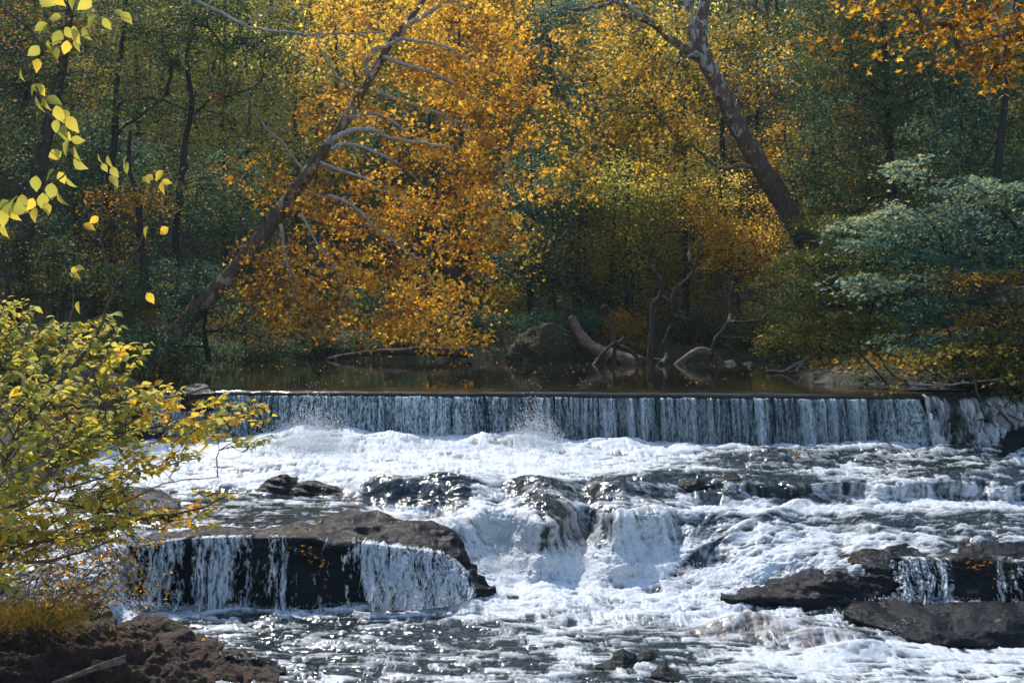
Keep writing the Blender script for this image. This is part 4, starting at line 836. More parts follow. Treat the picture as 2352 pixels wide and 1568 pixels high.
# ------------------------------------------------------------------ dead wood on the far shore
def snag(name, label, cat, paths, Y, mat, scale=1.0, k=10, part='trunk', bump=.25):
    """paths: (points, radius0, radius1) in photo units"""
    root = empty(name, P(paths[0][0][0][0], paths[0][0][0][1], Y)); tag(root, label, cat)
    for i, (p, a, b) in enumerate(paths):
        q = limb(pl(p, Y + (0 if i == 0 else rng.normal(0, .12))), a * 1.02 / F * Y, b * 1.02 / F * Y, 6, .012, rng)
        tube_obj(part if i == 0 else 'branch', [q], mat, root, k if a > 2 else 6, bump, 11 + i)
    return root
snag('dead_snag', 'short broken snag with splintered top and two crossed limbs in front of the big log', 'dead tree',
 [([(1412,845),(1411,811),(1411,780),(1409,752),(1406,727),(1400,714),(1391,702),(1382,706)],4.2,2.6), ([(1434,775),(1420,786),(1405,792),(1390,806),(1377,821),(1361,842)],2.6,4.6),
  ([(1411,786),(1425,795),(1442,802),(1464,821),(1474,846)],3.4,5.2), ([(1411,813),(1400,820),(1394,827),(1388,845)],2.2,3.0), ([(1434,780),(1448,790),(1461,802),(1472,822),(1478,846)],1.0,1.4), ([(1391,702),(1381,712),(1383,722)],2.0,.8)], 54.6, M['bark_dead'])
snag('dead_snag', 'tallest dead snag with a twisting forked top rising from the pond edge', 'dead tree',
 [([(1491,850),(1492,833),(1495,796),(1498,760),(1500,739),(1498,708),(1504,694),(1514,680),(1520,662),(1519,646),(1512,632),(1502,622),(1497,612)],8.2,3.4),
  ([(1512,682),(1528,686),(1539,696),(1546,680),(1552,664),(1564,652),(1577,642),(1589,628),(1595,614),(1600,598),(1604,583),(1610,560),(1617,540)],4.6,2.2),
  ([(1596,616),(1586,600),(1581,586),(1584,572),(1589,560)],3.2,2.0), ([(1557,663),(1553,652),(1546,646)],3.4,2.2), ([(1617,550),(1634,553),(1652,563)],1.5,.7), ([(1589,597),(1600,602),(1611,608),(1640,616),(1667,628)],1.5,.6),
  ([(1556,676),(1562,690),(1560,704)],1.1,.6), ([(1545,700),(1558,712),(1570,716)],1.0,.5), ([(1560,694),(1590,700),(1608,716)],.9,.5), ([(1540,718),(1566,728),(1590,738)],.9,.4), ([(1596,630),(1600,640),(1590,650)],.9,.5)], 54.4, M['bark_dead'], 12)
snag('dead_snag', 'thin crooked dead stem just right of the tallest snag', 'dead tree',
 [([(1508,846),(1517,833),(1527,826),(1529,812),(1524,800),(1523,788),(1530,776),(1534,762),(1537,752),(1541,744)],4.0,2.2), ([(1536,756),(1545,750),(1549,744)],1.6,1.0)], 54.2, M['bark_dead'])
snag('dead_snag', 'dark snag with two long bare side branches growing from the arched log', 'dead tree',
 [([(1634,818),(1639,795),(1643,780),(1661,758),(1671,742),(1677,728),(1678,700),(1677,677),(1680,664),(1686,648)],5.0,2.6), ([(1675,739),(1700,740),(1742,736),(1756,728),(1766,717)],3.6,2.2),
  ([(1655,774),(1690,775),(1742,780),(1754,772),(1769,766)],1.8,1.0), ([(1655,780),(1662,792),(1673,796),(1681,806),(1684,818),(1694,832),(1707,846)],3.4,4.4), ([(1684,652),(1690,657),(1697,655)],1.2,.8), ([(1634,800),(1636,830),(1637,848)],2.0,1.2)], 54.4, M['bark_dead'], 12)
def log(name, label, pts, r0, r1, Y, seed, mat='bark_log', bump=.22, pw=1.0):
    q = limb(pl(pts, Y), r0 / F * Y, r1 / F * Y, 8, 0, None, pw); o = tube_obj(name, [q], M[mat], None, 22, bump, seed); return tag(o, label, 'log')
log('fallen_log', 'thick furrowed log sloping down into the pond behind the short snag', [(1312,728,58),(1330,764,57.6),(1352,792,57),(1385,810,56.2),(1425,822,55.6),(1478,836,55)], 8, 17, 57, 21, pw=.45)
log('arched_log', 'arched furrowed log with both ends in the water at the far shore', [(1548,848),(1570,828),(1590,813),(1612,806),(1632,812),(1650,828),(1666,848)], 9, 9, 54.9, 22)
log('fallen_log', 'long smooth dark log lying along the far shore under the orange leaves', [(745,828),(790,817),(861,810),(955,806),(1030,808),(1085,811)], 4, 12, 59, 23, 'bark_dead')
log('drift_log', 'short level drift log beside the foot of the tallest snag', [(1474,826),(1500,824),(1530,827)], 2.4, 2.4, 54.9, 24)
log('drift_log', 'pale broken tree stem lying on the bottom left bank rocks', [(120,1570,19.2),(180,1548,19.4),(240,1526,19.6),(288,1512,19.8)], 4.5, 10, 19.4, 25, 'bark_log')
# root plate mound between the two logs
V_, n1_ = [], 60
th = np.linspace(0, 2*np.pi, 61)[:-1]; ph = np.linspace(0.02, np.pi*.62, 40); TH, PH = np.meshgrid(th, ph)
c_ = P(1258, 842, 58.5); rr = 1 + .28 * fbm(np.cos(TH)*np.sin(PH)*2.4, np.sin(TH)*np.sin(PH)*2.4, np.cos(PH)*2.4, 5, 131) + .10*fbm(np.cos(TH)*9, np.sin(TH)*9, PH*7, 3, 133, ridged=True)
Vm = np.stack([c_[0] + 1.95*rr*np.sin(PH)*np.cos(TH), c_[1] + 1.3*rr*np.sin(PH)*np.sin(TH), c_[2] + 2.15*rr*np.cos(PH)], -1)
i_ = np.arange(TH.size).reshape(TH.shape); j_ = np.roll(i_, -1, 1)
root = empty('uprooted_stump', c_); tag(root, 'dark mound of torn roots and earth between the two far-shore logs', 'tree stump')
mesh_obj('root_plate', Vm.reshape(-1, 3), np.stack([i_[:-1], i_[1:], j_[1:], j_[:-1]], -1).reshape(-1, 4), M['ground'], root)
rp = []
for _ in range(70):
    a = rng.uniform(-1.5, 1.5); s0 = np.array([c_[0] + rng.uniform(-1.9, 1.9), c_[1] - rng.uniform(.6, 1.5), c_[2] + rng.uniform(.1, 2.0)])
    e = s0 + np.array([rng.normal(0, .7), -rng.uniform(.1, .7), rng.normal(-.5, .6)]); m_ = (s0 + e) / 2 + rng.normal(0, .18, 3); rp.append(limb([s0, m_, e], .035, .008, 4))
tube_obj('root', rp, M['bark_dead'], root, 5)
# pale driftwood tangle at the right of the far shore
dw = [([(1760,850),(1800,852),(1860,852)],1.6,1), ([(1794,854),(1830,838),(1870,815),(1895,797),(1906,786)],2.4,4), ([(1840,832),(1870,822),(1900,820)],2,1), ([(1862,818),(1880,826),(1900,830),(1912,828)],1.8,1), ([(1850,852),(1868,838),(1880,822)],2,1.4),
 ([(1870,852),(1874,838),(1868,820)],2.4,1.5), ([(1810,846),(1840,842),(1880,846),(1905,850)],1.4,.8), ([(1886,800),(1896,812),(1916,815)],2,1), ([(1820,836),(1850,828),(1890,836)],1.1,.7), ([(1832,850),(1846,826),(1852,812)],1.2,.6), ([(1860,806),(1882,790),(1894,776)],2.6,1.8)]
snag('driftwood', 'tangle of pale bleached branches at the water edge left of the mossy boulder', 'driftwood', dw, 47.5, M['branch_pale'], 8)
# grey leafless tree in front of the right-hand wood
bt = [([(2270,640),(2220,520),(2205,470),(2212,430),(2200,380),(2170,330),(2150,270),(2140,210),(2120,150)],5,1.5), ([(2212,430),(2190,420),(2150,410),(2100,400)],1.6,.6), ([(2200,380),(2160,372),(2110,380),(2070,390)],1.8,.6), ([(2170,330),(2130,320),(2080,312)],1.4,.5),
 ([(2150,270),(2190,250),(2215,220)],1.6,.6), ([(2215,440),(2260,450),(2300,440),(2350,410)],1.8,.6), ([(2140,210),(2110,190),(2080,150)],1.3,.5), ([(2200,380),(2218,330),(2222,280)],1.5,.6), ([(2205,470),(2150,480),(2090,460)],1.6,.5), ([(2220,520),(2170,540),(2120,530)],1.4,.5), ([(2120,150),(2090,110),(2080,60)],1.2,.5), ([(2240,560),(2300,540),(2350,530)],1.5,.6), ([(2160,300),(2120,270),(2060,260)],1.1,.4)]
snag('bare_tree', 'thin grey leafless tree in front of the dark wood at right', 'bare tree', [(p_, a_ * .62, b_ * .7) for p_, a_, b_ in bt], 40, M['twig'], 8)
# dead boughs dipping towards the spillway
db = [([(2420,905),(2360,900),(2310,930),(2270,958),(2245,965)],3,2), ([(2270,958),(2290,985),(2300,1000)],2,1.4), ([(2300,940),(2330,960),(2380,970)],2.6,2), ([(2258,962),(2250,980),(2246,998)],1.8,1.2), ([(2244,905),(2262,925),(2300,950),(2340,985),(2400,1000)],2.6,2), ([(2230,850),(2240,880),(2244,905)],3.4,2.6), ([(2290,955),(2310,938),(2330,922)],1.6,1), ([(2340,985),(2360,975),(2390,985)],1.4,.8), ([(2310,930),(2330,945),(2352,940)],1.2,.8)]
snag('fallen_bough', 'black tangled bough dipping into the white spillway at right', 'branch', db, 35.4, M['bark_dead'], 8)
db = [([(2400,845),(2300,868),(2240,876),(2180,882),(2110,882),(2075,868)],2,2.6), ([(2110,882),(2090,892),(2060,896)],1.6,.8), ([(2180,882),(2140,890),(2100,893)],1.2,.6)]
snag('fallen_bough', 'long pale branch skimming the dark water above the right end of the weir', 'branch', db, 36.6, M['branch_pale'], 8)
db = [([(2050,898),(2054,880),(2060,862)],1,.5), ([(2050,898),(2030,884),(2012,872)],.8,.4), ([(2050,898),(2072,882),(2098,870)],.8,.4), ([(2050,899),(2038,878),(2034,862)],.7,.4), ([(2052,899),(2082,890),(2112,878)],.7,.4), ([(2052,898),(2064,878),(2082,860)],.6,.3)]
snag('twig_tuft', 'fan of thin bare twigs standing on the weir crest near its right end', 'twigs', db, 36.2, M['twig'], 6)
db = [([(2046,893),(2010,850),(1975,810),(1960,780)],2,3), ([(2090,890),(2040,850),(2020,820),(1990,800)],1.6,2.6)]
snag('leaning_stem', 'two slanting dark stems leaning on the pale shore slab at right', 'branch', db, 39.2, M['bark_dead'], 8)
# branch crossing the top left
db = [([(400,-40),(440,-5),(500,25),(560,58),(600,68),(680,76),(760,80),(830,74),(880,76)],4.2,1.6), ([(560,58),(600,40),(640,5),(660,-30)],1.8,1.0), ([(760,80),(790,62),(800,40)],1.2,.6)]
snag('overhanging_branch', 'long bare grey branch reaching in from the top edge over the orange tree', 'branch', db, 20, M['branch_pale'], 8)

# ------------------------------------------------------------------ near yellow-green bush
def poly_in(px_, py_, poly):
    return sdist(np.asarray(px_, float), np.asarray(py_, float), np.array(poly, float)) > 0
B_OUT = [(-120,680),(0,682),(40,672),(80,700),(140,715),(190,735),(262,712),(300,750),(275,790),(345,770),(350,800),(290,840),(362,850),(350,880),(420,885),(410,920),(470,905),(520,890),(545,925),(610,915),(640,950),(600,985),(640,1000),(590,1030),(540,1000),(500,1010),(470,1055),(425,1045),(440,1090),(300,1110),(330,1140),(420,1170),(480,1130),(545,1130),(560,1165),(500,1205),(420,1205),(330,1190),(300,1245),(210,1260),(150,1245),(100,1290),(60,1360),(-120,1380)]
root = empty('yellow_bush', P(-260, 1500, 6.4)); tag(root, 'large yellow-green leafy bush close at hand filling the left side', 'bush')
C_, D_, T_, S_, br = [], [], [], [], []
org = [(-230,1420,6.3),(-260,1150,6.8),(-200,1600,6.0)]
nt0 = 0
while nt0 < 680:
    x, y = rng.uniform(-120, 645), rng.uniform(668, 1390)
    if not poly_in([x], [y], B_OUT)[0]: continue
    if x > 380 and rng.uniform() < .15: continue
    edge_d = float(sdist(np.array([x]), np.array([y]), np.array(B_OUT, float))[0])
    Y = 6.4 + rng.normal(0, .55) * min(1, .25 + edge_d / 140)
    ang = math.atan2(y - 1300, x + 330) + rng.normal(0, .35); ln = rng.uniform(50, 95)
    tip = P(x, y, Y); bs = P(x - math.cos(ang) * ln, y - math.sin(ang) * ln * .8 , Y + rng.normal(0, .08))
    p, r = limb([bs, (bs + tip) / 2 + np.array([0, 0, .015]), tip], .0035, .0012, 3); br.append((p, r))
    k = int(rng.integers(7, 12)); tt = np.linspace(.15, 1, k); q = bs + (tip - bs) * tt[:, None]
    dv = (tip - bs) / np.linalg.norm(tip - bs); sd_ = np.where(np.arange(k) % 2, 1, -1)[:, None]
    side = np.cross(dv, [0, -.6, .8]); side /= np.linalg.norm(side)
    C_.append(q); D_.append(dv * .75 + side * sd_ * .9); yel = .50 + .10 * (y > 1120) + .2 * (x > 350) + rng.normal(0, .12)
    T_.append(np.clip(yel + rng.normal(0, .15, k) + (rng.uniform(0, 1, k) > .9) * .35, 0, 1)); S_.append(np.full(k, rng.uniform(.036, .056)))
    nt0 += 1
cl = np.array([b[0][0] for b in br])
stems = []
for pts, r0, r1, Y in [([(-200,1420),(-60,1160),(60,990),(150,860),(210,790),(255,690),(262,660)],.016,.006,6.0), ([(262,660),(240,590),(232,500),(240,400)],.0055,.003,6.0), ([(262,660),(300,600),(332,530),(345,470),(352,400)],.0055,.003,6.0),
        ([(-150,1300),(40,1255),(200,1225),(330,1190),(450,1170),(520,1140)],.012,.004,6.3), ([(-200,1290),(60,1240),(120,1200),(200,1150)],.010,.004,6.6), ([(-100,1500),(0,1300),(110,1290),(260,1240)],.012,.004,6.1),
        ([(120,930),(210,935),(300,925),(420,905),(480,890)],.006,.003,6.1), ([(70,960),(62,900),(60,800),(70,700)],.006,.003,6.2), ([(-140,1120),(60,1060),(240,1010),(420,970),(600,960)],.010,.003,6.7), ([(-200,1240),(150,1120),(330,1080),(460,1050)],.009,.003,6.8),
        ([(0,1190),(100,1150),(240,1170),(380,1110),(500,1095)],.005,.002,6.3), ([(168,700),(160,740),(150,800)],.004,.003,5.9), ([(168,630),(168,700)],.002,.003,5.9)]:
    stems.append(limb(pl(pts, Y), r0 * 1.3, r1 * 1.3, 6, .004, rng))
nodes = np.vstack([s[0] for s in stems])
con = connect(nodes, cl, rng, .0016, .45, .06, .3, 700)
tube_obj('stem', stems, M['twig'], root, 8, .1, 2); tube_obj('twig', con + br, M['twig'], root, 5)
foliage('foliage', np.vstack(C_), np.concatenate(T_), np.concatenate(S_), M['leaf_bush'], rng, root, OVAL, dirs=np.vstack(D_), up=.9, droop=.25, spread=.8)
# leaves on the tall stems and the hanging twig at the top left
def placed(name, pts, Y, size, mat, parent, tone, up=.2, dirs=None):
    c = np.array([P(a, b, Y + rng.normal(0, .08)) for a, b in pts]); n = len(c)
    tv, tf = OVAL; tf = np.array(tf); V = []
    for i in range(n):
        dv = np.array([0, 0, -1.0]) if dirs is None else np.array([math.sin(R(dirs[i])), 0, -math.cos(R(dirs[i]))])
        dv = dv + rng.normal(0, .18, 3); dv /= np.linalg.norm(dv); nn = np.array([rng.normal(0, .8), -1, rng.normal(.3, .6)]); nn -= dv * (nn @ dv); nn /= np.linalg.norm(nn); s = np.cross(dv, nn)
        V.append(c[i] + size * rng.uniform(.8, 1.15) * (tv[:, :1] * s * .98 + (tv[:, 1:2] - .5) * dv + tv[:, 2:3] * nn))
    Fc = (tf[None] + (np.arange(n) * len(tv))[:, None, None]).reshape(-1, 3)
    return mesh_obj(name, np.vstack(V), Fc, mat, parent, True, {'tone': ('FACE', np.repeat(tone, len(tf)))})
top_l = [(250,372),(262,395),(285,370),(290,385),(262,415),(240,385),(228,365),(345,408),(365,402),(382,418),(372,430),(335,412),(334,532),(376,530),(345,684),(170,622),(182,615),(172,632),(216,505),(205,520),(178,705)]
placed('foliage', top_l, 5.95, .066, M['leaf_bush'], root, np.clip(np.where(np.arange(len(top_l)) < 7, .55, .88) + rng.normal(0, .05, len(top_l)), 0, 1), dirs=rng.uniform(-90, 90, len(top_l)))
root = empty('hanging_twig', P(-160, -120, 4.3)); tag(root, 'hanging twig of pale yellow heart-shaped leaves in the top left corner', 'twig')
tw = [limb(pl([(-160,-120),(-60,-30),(60,60),(95,120),(60,150),(85,205),(110,260),(150,300),(168,350),(150,400),(100,430),(40,455),(-60,470)], 4.3), .0055, .0022, 6), limb(pl([(60,60),(150,40),(230,30),(300,45)], 4.3), .0022, .001, 6), limb(pl([(-60,-30),(60,-40),(190,-20),(220,10)], 4.3), .0022, .001, 6), limb(pl([(95,120),(120,100),(160,88),(175,84)], 4.3), .0018, .001, 5), limb(pl([(-100,60),(0,95),(80,125)],4.35), .003, .002, 5)]
tube_obj('stem', tw, M['twig'], root, 7)
hl = [(105,5,70),(130,-2,40),(165,2,10),(195,10,-30),(198,28,-60),(94,62,-75),(126,40,-80),(132,86,-10),(158,76,30),(172,80,10),(196,78,20),(176,100,5),(208,50,-30),(245,55,20),(290,40,60),(275,30,80),(112,108,0),(152,110,-25),(78,118,-40),(128,120,30),(48,172,0),(85,148,20),(75,205,-30),(92,205,40),(88,240,-10),(104,240,20),(122,230,60),(135,262,20),(128,290,-20),(150,262,45),(165,285,30),(146,306,10),(178,322,80),(125,356,-75),(150,340,-30),(172,352,25),(180,378,40),(152,312,50),(82,422,-15),(112,400,-60),(142,408,15),(160,420,30),(118,440,-10),(138,456,20),(98,462,-5),(108,478,25),(78,492,5),(70,470,-25),(30,458,-70),(52,465,30),(14,475,20),(30,492,40),(6,500,5),(8,530,0),(42,480,60)]
placed('foliage', [(a, b) for a, b, _ in hl], 4.3, .063, M['leaf_bush'], root, np.clip(rng.normal(.6, .19, len(hl)), 0, 1), dirs=[q[2] for q in hl])

# ------------------------------------------------------------------ the wood behind: individual trees, copied from a few kinds
FM = {k: M['leaf_' + k] for k in ('dark', 'teal', 'olive', 'gold', 'lime', 'brown', 'mixed', 'orange', 'silver')}
def forest_tree(seed, hgt, cr, low, ncl, per, ls):
    r_ = np.random.default_rng(seed); root = empty('forest_tree', (0, 0, -60 - seed))
    T = np.array([(0, 0, -1.2), (r_.normal(0, .2), r_.normal(0, .2), hgt * .3), (r_.normal(0, .5), r_.normal(0, .4), hgt * .65), (r_.normal(0, .6), 0, hgt * .95)])
    tp = limb(T, .26, .05, 6); cl = ell(r_, (0, 0, hgt * (low + 1) / 2), (cr, cr, hgt * (1 - low) / 2), ncl, .2)
    cl[:, :2] *= (1.15 - .5 * np.clip((cl[:, 2] / hgt - low) / (1 - low), 0, 1) ** 2)[:, None]
    base = root.location; root.location = (0, 0, 0)
    tube_obj('trunk', [tp] + connect(tp[0][6:], cl, r_, .014), M['bark_dark'], root, 6)
    C, tone = sprays(cl, per, .78, r_, flat=.3, tilt=.45); foliage('crown', C, tone, ls, M['leaf_dark'], r_, root, up=.6)
    for c in root.children: c.material_slots[0].link = 'OBJECT' if c.name.startswith('crown') else 'DATA'
    return root
SPARSE = {}
kinds = [forest_tree(301, 21, 4.2, .22, 190, 62, .24), forest_tree(302, 18, 3.6, .12, 170, 62, .22), forest_tree(303, 23, 4.6, .35, 200, 62, .25), forest_tree(304, 12, 3.0, .08, 130, 60, .19), forest_tree(305, 15, 2.6, .30, 120, 60, .2), forest_tree(306, 21, 4.3, .15, 150, 30, .25), forest_tree(307, 16, 3.8, .05, 130, 28, .23)]
used = set()
def place_tree(kind, px_, Y, leafk, label, sc=1.0, rot=0.0, group='trees of the wood behind the pond'):
    src = kinds[kind]
    if kind in used:
        o = src.copy(); COL.objects.link(o)
        for ch in list(src.children):
            c = ch.copy(); COL.objects.link(c); c.parent = o
    else: o = src; used.add(kind)
    X = (px_ - CX) / F * Y; o.location = (X, Y, gz(X, Y)); o.rotation_euler = (0, 0, rot); o.scale = (sc, sc, sc)
    tag(o, label, 'tree', group)
    for c in o.children:
        if c.name.startswith('crown'): c.material_slots[0].link = 'OBJECT'; c.material_slots[0].material = FM[leafk]
    return o
HUE = {'dark': 'dark green', 'teal': 'blue-green', 'olive': 'olive', 'gold': 'golden', 'lime': 'pale yellow-green', 'brown': 'rusty brown', 'mixed': 'green and gold', 'orange': 'orange', 'silver': 'grey-green'}
SHAPE = ['tall rounded', 'full-skirted', 'high-crowned', 'bushy', 'slender', 'tall airy', 'airy']
def where(px_):
    W = [(-200, 'beyond the left edge bush'), (150, 'behind the hanging yellow twig'), (330, 'behind the forked left trunks'), (520, 'left of the orange sycamore'), (700, 'behind the orange sycamore foot'), (880, 'behind the leaning orange trunk'), (1050, 'behind the orange crown'), (1230, 'behind the orange crown edge'),
         (1400, 'above the root mound'), (1560, 'behind the tallest dead snag'), (1720, 'behind the white-patched trunk'), (1880, 'right of the white-patched trunk'), (2050, 'behind the olive maple'), (2200, 'behind the bare grey tree'), (2352, 'behind the silvery maple'), (9999, 'past the right edge')]
    for a, b in W:
        if px_ <= a: return b
rows = [  # (Y, kind, jitter, [(x, leaf kind), ...], rank)
 (66, 3, 1.5, [(-60,'dark'),(240,'teal'),(520,'teal'),(1230,'silver'),(1330,'olive'),(1440,'lime'),(1580,'olive'),(1880,'dark'),(2020,'dark'),(2200,'teal'),(2400,'dark')], 'nearest the shore'),
 (73, 4, 2, [(40,'dark'),(180,'olive'),(900,'teal'),(1120,'olive'),(1270,'lime'),(1360,'silver'),(1500,'gold'),(1900,'teal'),(2120,'dark'),(2320,'dark')], 'in the second rank'),
 (82, 0, 2.5, [(-160,'dark'),(60,'dark'),(900,'olive'),(1080,'gold'),(1290,'silver'),(1960,'dark'),(2120,'teal'),(2290,'dark'),(2460,'dark')], 'in the third rank'),
 (84, 6, 2, [(230,'lime'),(320,'lime'),(410,'lime'),(500,'lime'),(590,'lime'),(680,'lime'),(770,'gold'),(1220,'gold'),(1360,'lime'),(1470,'gold'),(1570,'lime'),(1660,'gold'),(1750,'silver'),(1840,'gold')], 'in the lit clearing'),
 (94, 1, 3, [(-60,'olive'),(100,'teal'),(940,'olive'),(1100,'teal'),(1900,'teal'),(2060,'teal'),(2250,'dark'),(2430,'dark')], 'deep in the wood'),
 (101, 5, 2, [(160,'lime'),(270,'lime'),(370,'lime'),(460,'lime'),(550,'lime'),(640,'lime'),(730,'lime'),(820,'gold'),(1200,'gold'),(1310,'lime'),(1420,'gold'),(1530,'silver'),(1630,'silver'),(1720,'lime'),(1810,'silver')], 'deep in the wood'),
 (108, 2, 3, [(0,'dark'),(900,'olive'),(1060,'gold'),(1900,'dark'),(2040,'dark'),(2240,'dark'),(2420,'teal')], 'up the slope'),
 (124, 5, 3, [(-80,'teal'),(90,'olive'),(230,'lime'),(370,'lime'),(500,'lime'),(630,'lime'),(760,'gold'),(900,'gold'),(1050,'olive'),(1200,'gold'),(1340,'lime'),(1480,'silver'),(1620,'lime'),(1760,'silver'),(1900,'teal'),(2060,'dark'),(2240,'teal'),(2420,'dark')], 'highest up the slope'),
]
plan = []
for Y, kd, jt, lst, word in rows:
    for x, lk in lst:
        k2 = int(rng.integers(0, 3)) if kd < 3 and rng.uniform() < .3 else kd
        sc_ = rng.uniform(.9, 1.15) * (1.2 if kd in (5, 6) else 1)
        plan.append((x + rng.normal(0, 10), Y + rng.normal(0, jt), k2, lk, f"{SHAPE[k2]} {HUE[lk]} tree {where(x)}, {word}", sc_))
from collections import defaultdict
same = defaultdict(list)
for i_, q in enumerate(plan): same[q[4]].append(i_)
for lb, ids in same.items():
    ids.sort(key=lambda i_: plan[i_][0])
    for k_, i_ in enumerate(ids):
        x, Y, k2, lk, _, sc_ = plan[i_]
        pos = '' if len(ids) == 1 else {2: ['left-hand ', 'right-hand '], 3: ['left-hand ', 'middle ', 'right-hand ']}.get(len(ids), [''] * 9)[k_]
        lb2 = pos + lb
        place_tree(k2, x, Y, lk, lb2, sc_, rng.uniform(0, 6.28))
# thin trunks standing in the shade of the middle
for x, y0, x1, y1, Y, r, lb in [(1344,720,1350,420,64,.10,'straight slim trunk above the thick furrowed log'),(1398,700,1412,430,65,.16,'thicker straight trunk above the short snag'),(985,700,985,260,63,.20,'dark upright trunk seen through the orange crown'),(1275,700,1262,430,66,.08,'thin grey trunk above the root mound'),
                      (120,780,135,560,48,.12,'short dark trunk at the left behind the bush'),(270,560,262,430,60,.16,'dark trunk piece between the leaning stems at left'),(1316,690,1322,480,66,.06,'thinnest stem left of the slim middle trunk'),(1060,720,1070,500,64,.10,'thin dark trunk behind the hanging orange leaves'),(2245,640,2250,480,47,.16,'black trunk in the shade of the silvery maple'),(1455,700,1440,500,66,.07,'slanting slim stem left of the tallest snag'),(700,740,706,560,62,.12,'dark trunk below the middle of the leaning orange trunk')]:
    q = limb([P(x, y0 + 90, Y), P((x + x1) / 2 + rng.normal(0, 4), (y0 + y1) / 2, Y), P(x1, y1, Y)], r, r * .6, 8)
    tag(tube_obj('slim_trunk', [q], M['bark_dark'], None, 9, .12, 7), lb, 'tree trunk', 'slim trunks in the shade')

# ------------------------------------------------------------------ undergrowth along the shores
def shrub(label, x, y, Y, rx, ry, n, mat, ls=.12, per=56, rad=.34, tone=.4, name='shrub', ry_=None):
    c = P(x, y, Y); root = empty(name, (c[0], c[1], gz(c[0], c[1]))); tag(root, label, 'shrub', 'shrubs along the far shore')
    cl = ell(rng, c, (rx / F * Y, (ry_ or 1.1), ry / F * Y), n, .1); cl[:, 2] = np.maximum(cl[:, 2], gz(c[0], c[1]) + .15)
    st = [limb([(c[0] + rng.normal(0, .3), c[1], gz(c[0], c[1]) - .1), (c[0] + rng.normal(0, .3), c[1], c[2])], .03, .015, 4) for _ in range(5)]
    tube_obj('stem', st + connect(np.vstack([s[0] for s in st]), cl, rng, .006), M['bark_dark'], root, 4)
    C, t = sprays(cl, per, rad, rng, flat=.5, tilt=.5, base=np.clip(tone + rng.normal(0, .15, n), 0, 1)); C[:, 2] = np.maximum(C[:, 2], .05)
    foliage('foliage', C, t, ls, mat, rng, root, up=.5)
for a in [('dark blue-green shrub on the far left shore below the leaning orange trunk',470,805,53,90,30,40,M['leaf_teal']), ('low green shrub left of the leaning trunk foot at the waterline',390,830,49,70,24,30,M['leaf_dark']), ('dark shrub at the waterline under the hanging orange leaves',620,800,58,90,26,40,M['leaf_dark']),
          ('shaded shrub behind the left end of the long smooth log',760,785,61,90,26,40,M['leaf_dark']), ('blue-green shrub behind the middle of the long smooth log',900,770,62,100,34,50,M['leaf_teal']), ('pale green shrub behind the right end of the long smooth log',1080,745,63,100,50,66,M['leaf_silver']),
          ('dark blue-green shrub crowning the root mound',1240,745,60,80,26,44,M['leaf_teal']), ('green shrub drooping right of the root mound',1330,735,60.5,60,36,30,M['leaf_teal']), ('golden grass-like shrub glowing between the two taller snags',1440,745,61,50,34,44,M['leaf_gold'],.10),
          ('dark shrub in the shade right of the thin crooked stem',1590,745,61,80,46,60,M['leaf_dark']), ('olive shrub behind the dark two-branched snag',1720,760,60,90,44,60,M['leaf_olive']), ('bushy olive shrub behind the driftwood tangle',1800,780,56,70,40,50,M['leaf_olive']),
          ('green shrub on the bank between the log and tallest snag',1460,790,59,70,24,30,M['leaf_brown']), ('dark shrub over the rocks right of the driftwood',1950,810,47,90,30,44,M['leaf_dark']), ('dark shrub above the black right-hand shore rock',2180,830,43,130,30,60,M['leaf_dark']), ('low dark shrub hiding the right end of the pond',2350,850,41,90,40,50,M['leaf_dark']),
          ('dark green shrub on the left bank beside the weir end',240,830,42,120,50,60,M['leaf_dark']), ('green bank shrub at the left edge behind the near bush',40,860,36,140,90,70,M['leaf_dark']), ('leafy shrub by the left shore curve of the pond',320,800,48,60,40,36,M['leaf_teal']), ('rust-green shrub behind the leaning orange trunk',560,740,57,90,44,50,M['leaf_brown']),
          ('dark shrub deep in the shade behind the hanging leaves',700,720,63,90,60,60,M['leaf_dark']), ('blue-green shrub deep behind the hanging leaves',860,700,65,100,60,60,M['leaf_teal']), ('pale yellow-green shrub in the middle shade',1180,690,66,90,60,60,M['leaf_lime']), ('grey-green shrub above the golden grass shrub',1390,680,66,90,60,60,M['leaf_silver']), ('golden shrub behind the tall snag fork',1540,660,66,90,60,60,M['leaf_gold'])]:
    shrub(*a)
# ground cover: countless small leaves and blades
n = 190000; gyy = 40 + 110 * rng.uniform(0, 1, n) ** 1.15; gxx = rng.uniform(-1, 1, n) * (26 + gyy * .45); dd = sdist(gxx, gyy, RIV); kp = (dd < -.2); gxx, gyy = gxx[kp], gyy[kp]
gc = np.stack([gxx, gyy, ground_z(gxx, gyy) + rng.uniform(.02, .4, len(gxx))], -1)
tn = np.clip(.45 + .4 * fbm(gxx * .3, gyy * .3, 0, 3, 151) + rng.normal(0, .2, len(gxx)), 0, 1)
o = stuff(foliage('undergrowth', gc, tn, .20 + .0022 * np.maximum(gc[:, 1] - 60, 0), M['leaf_brown'], rng, None, up=.5)); tag(o, 'mixed green and brown undergrowth carpeting the banks', 'undergrowth')
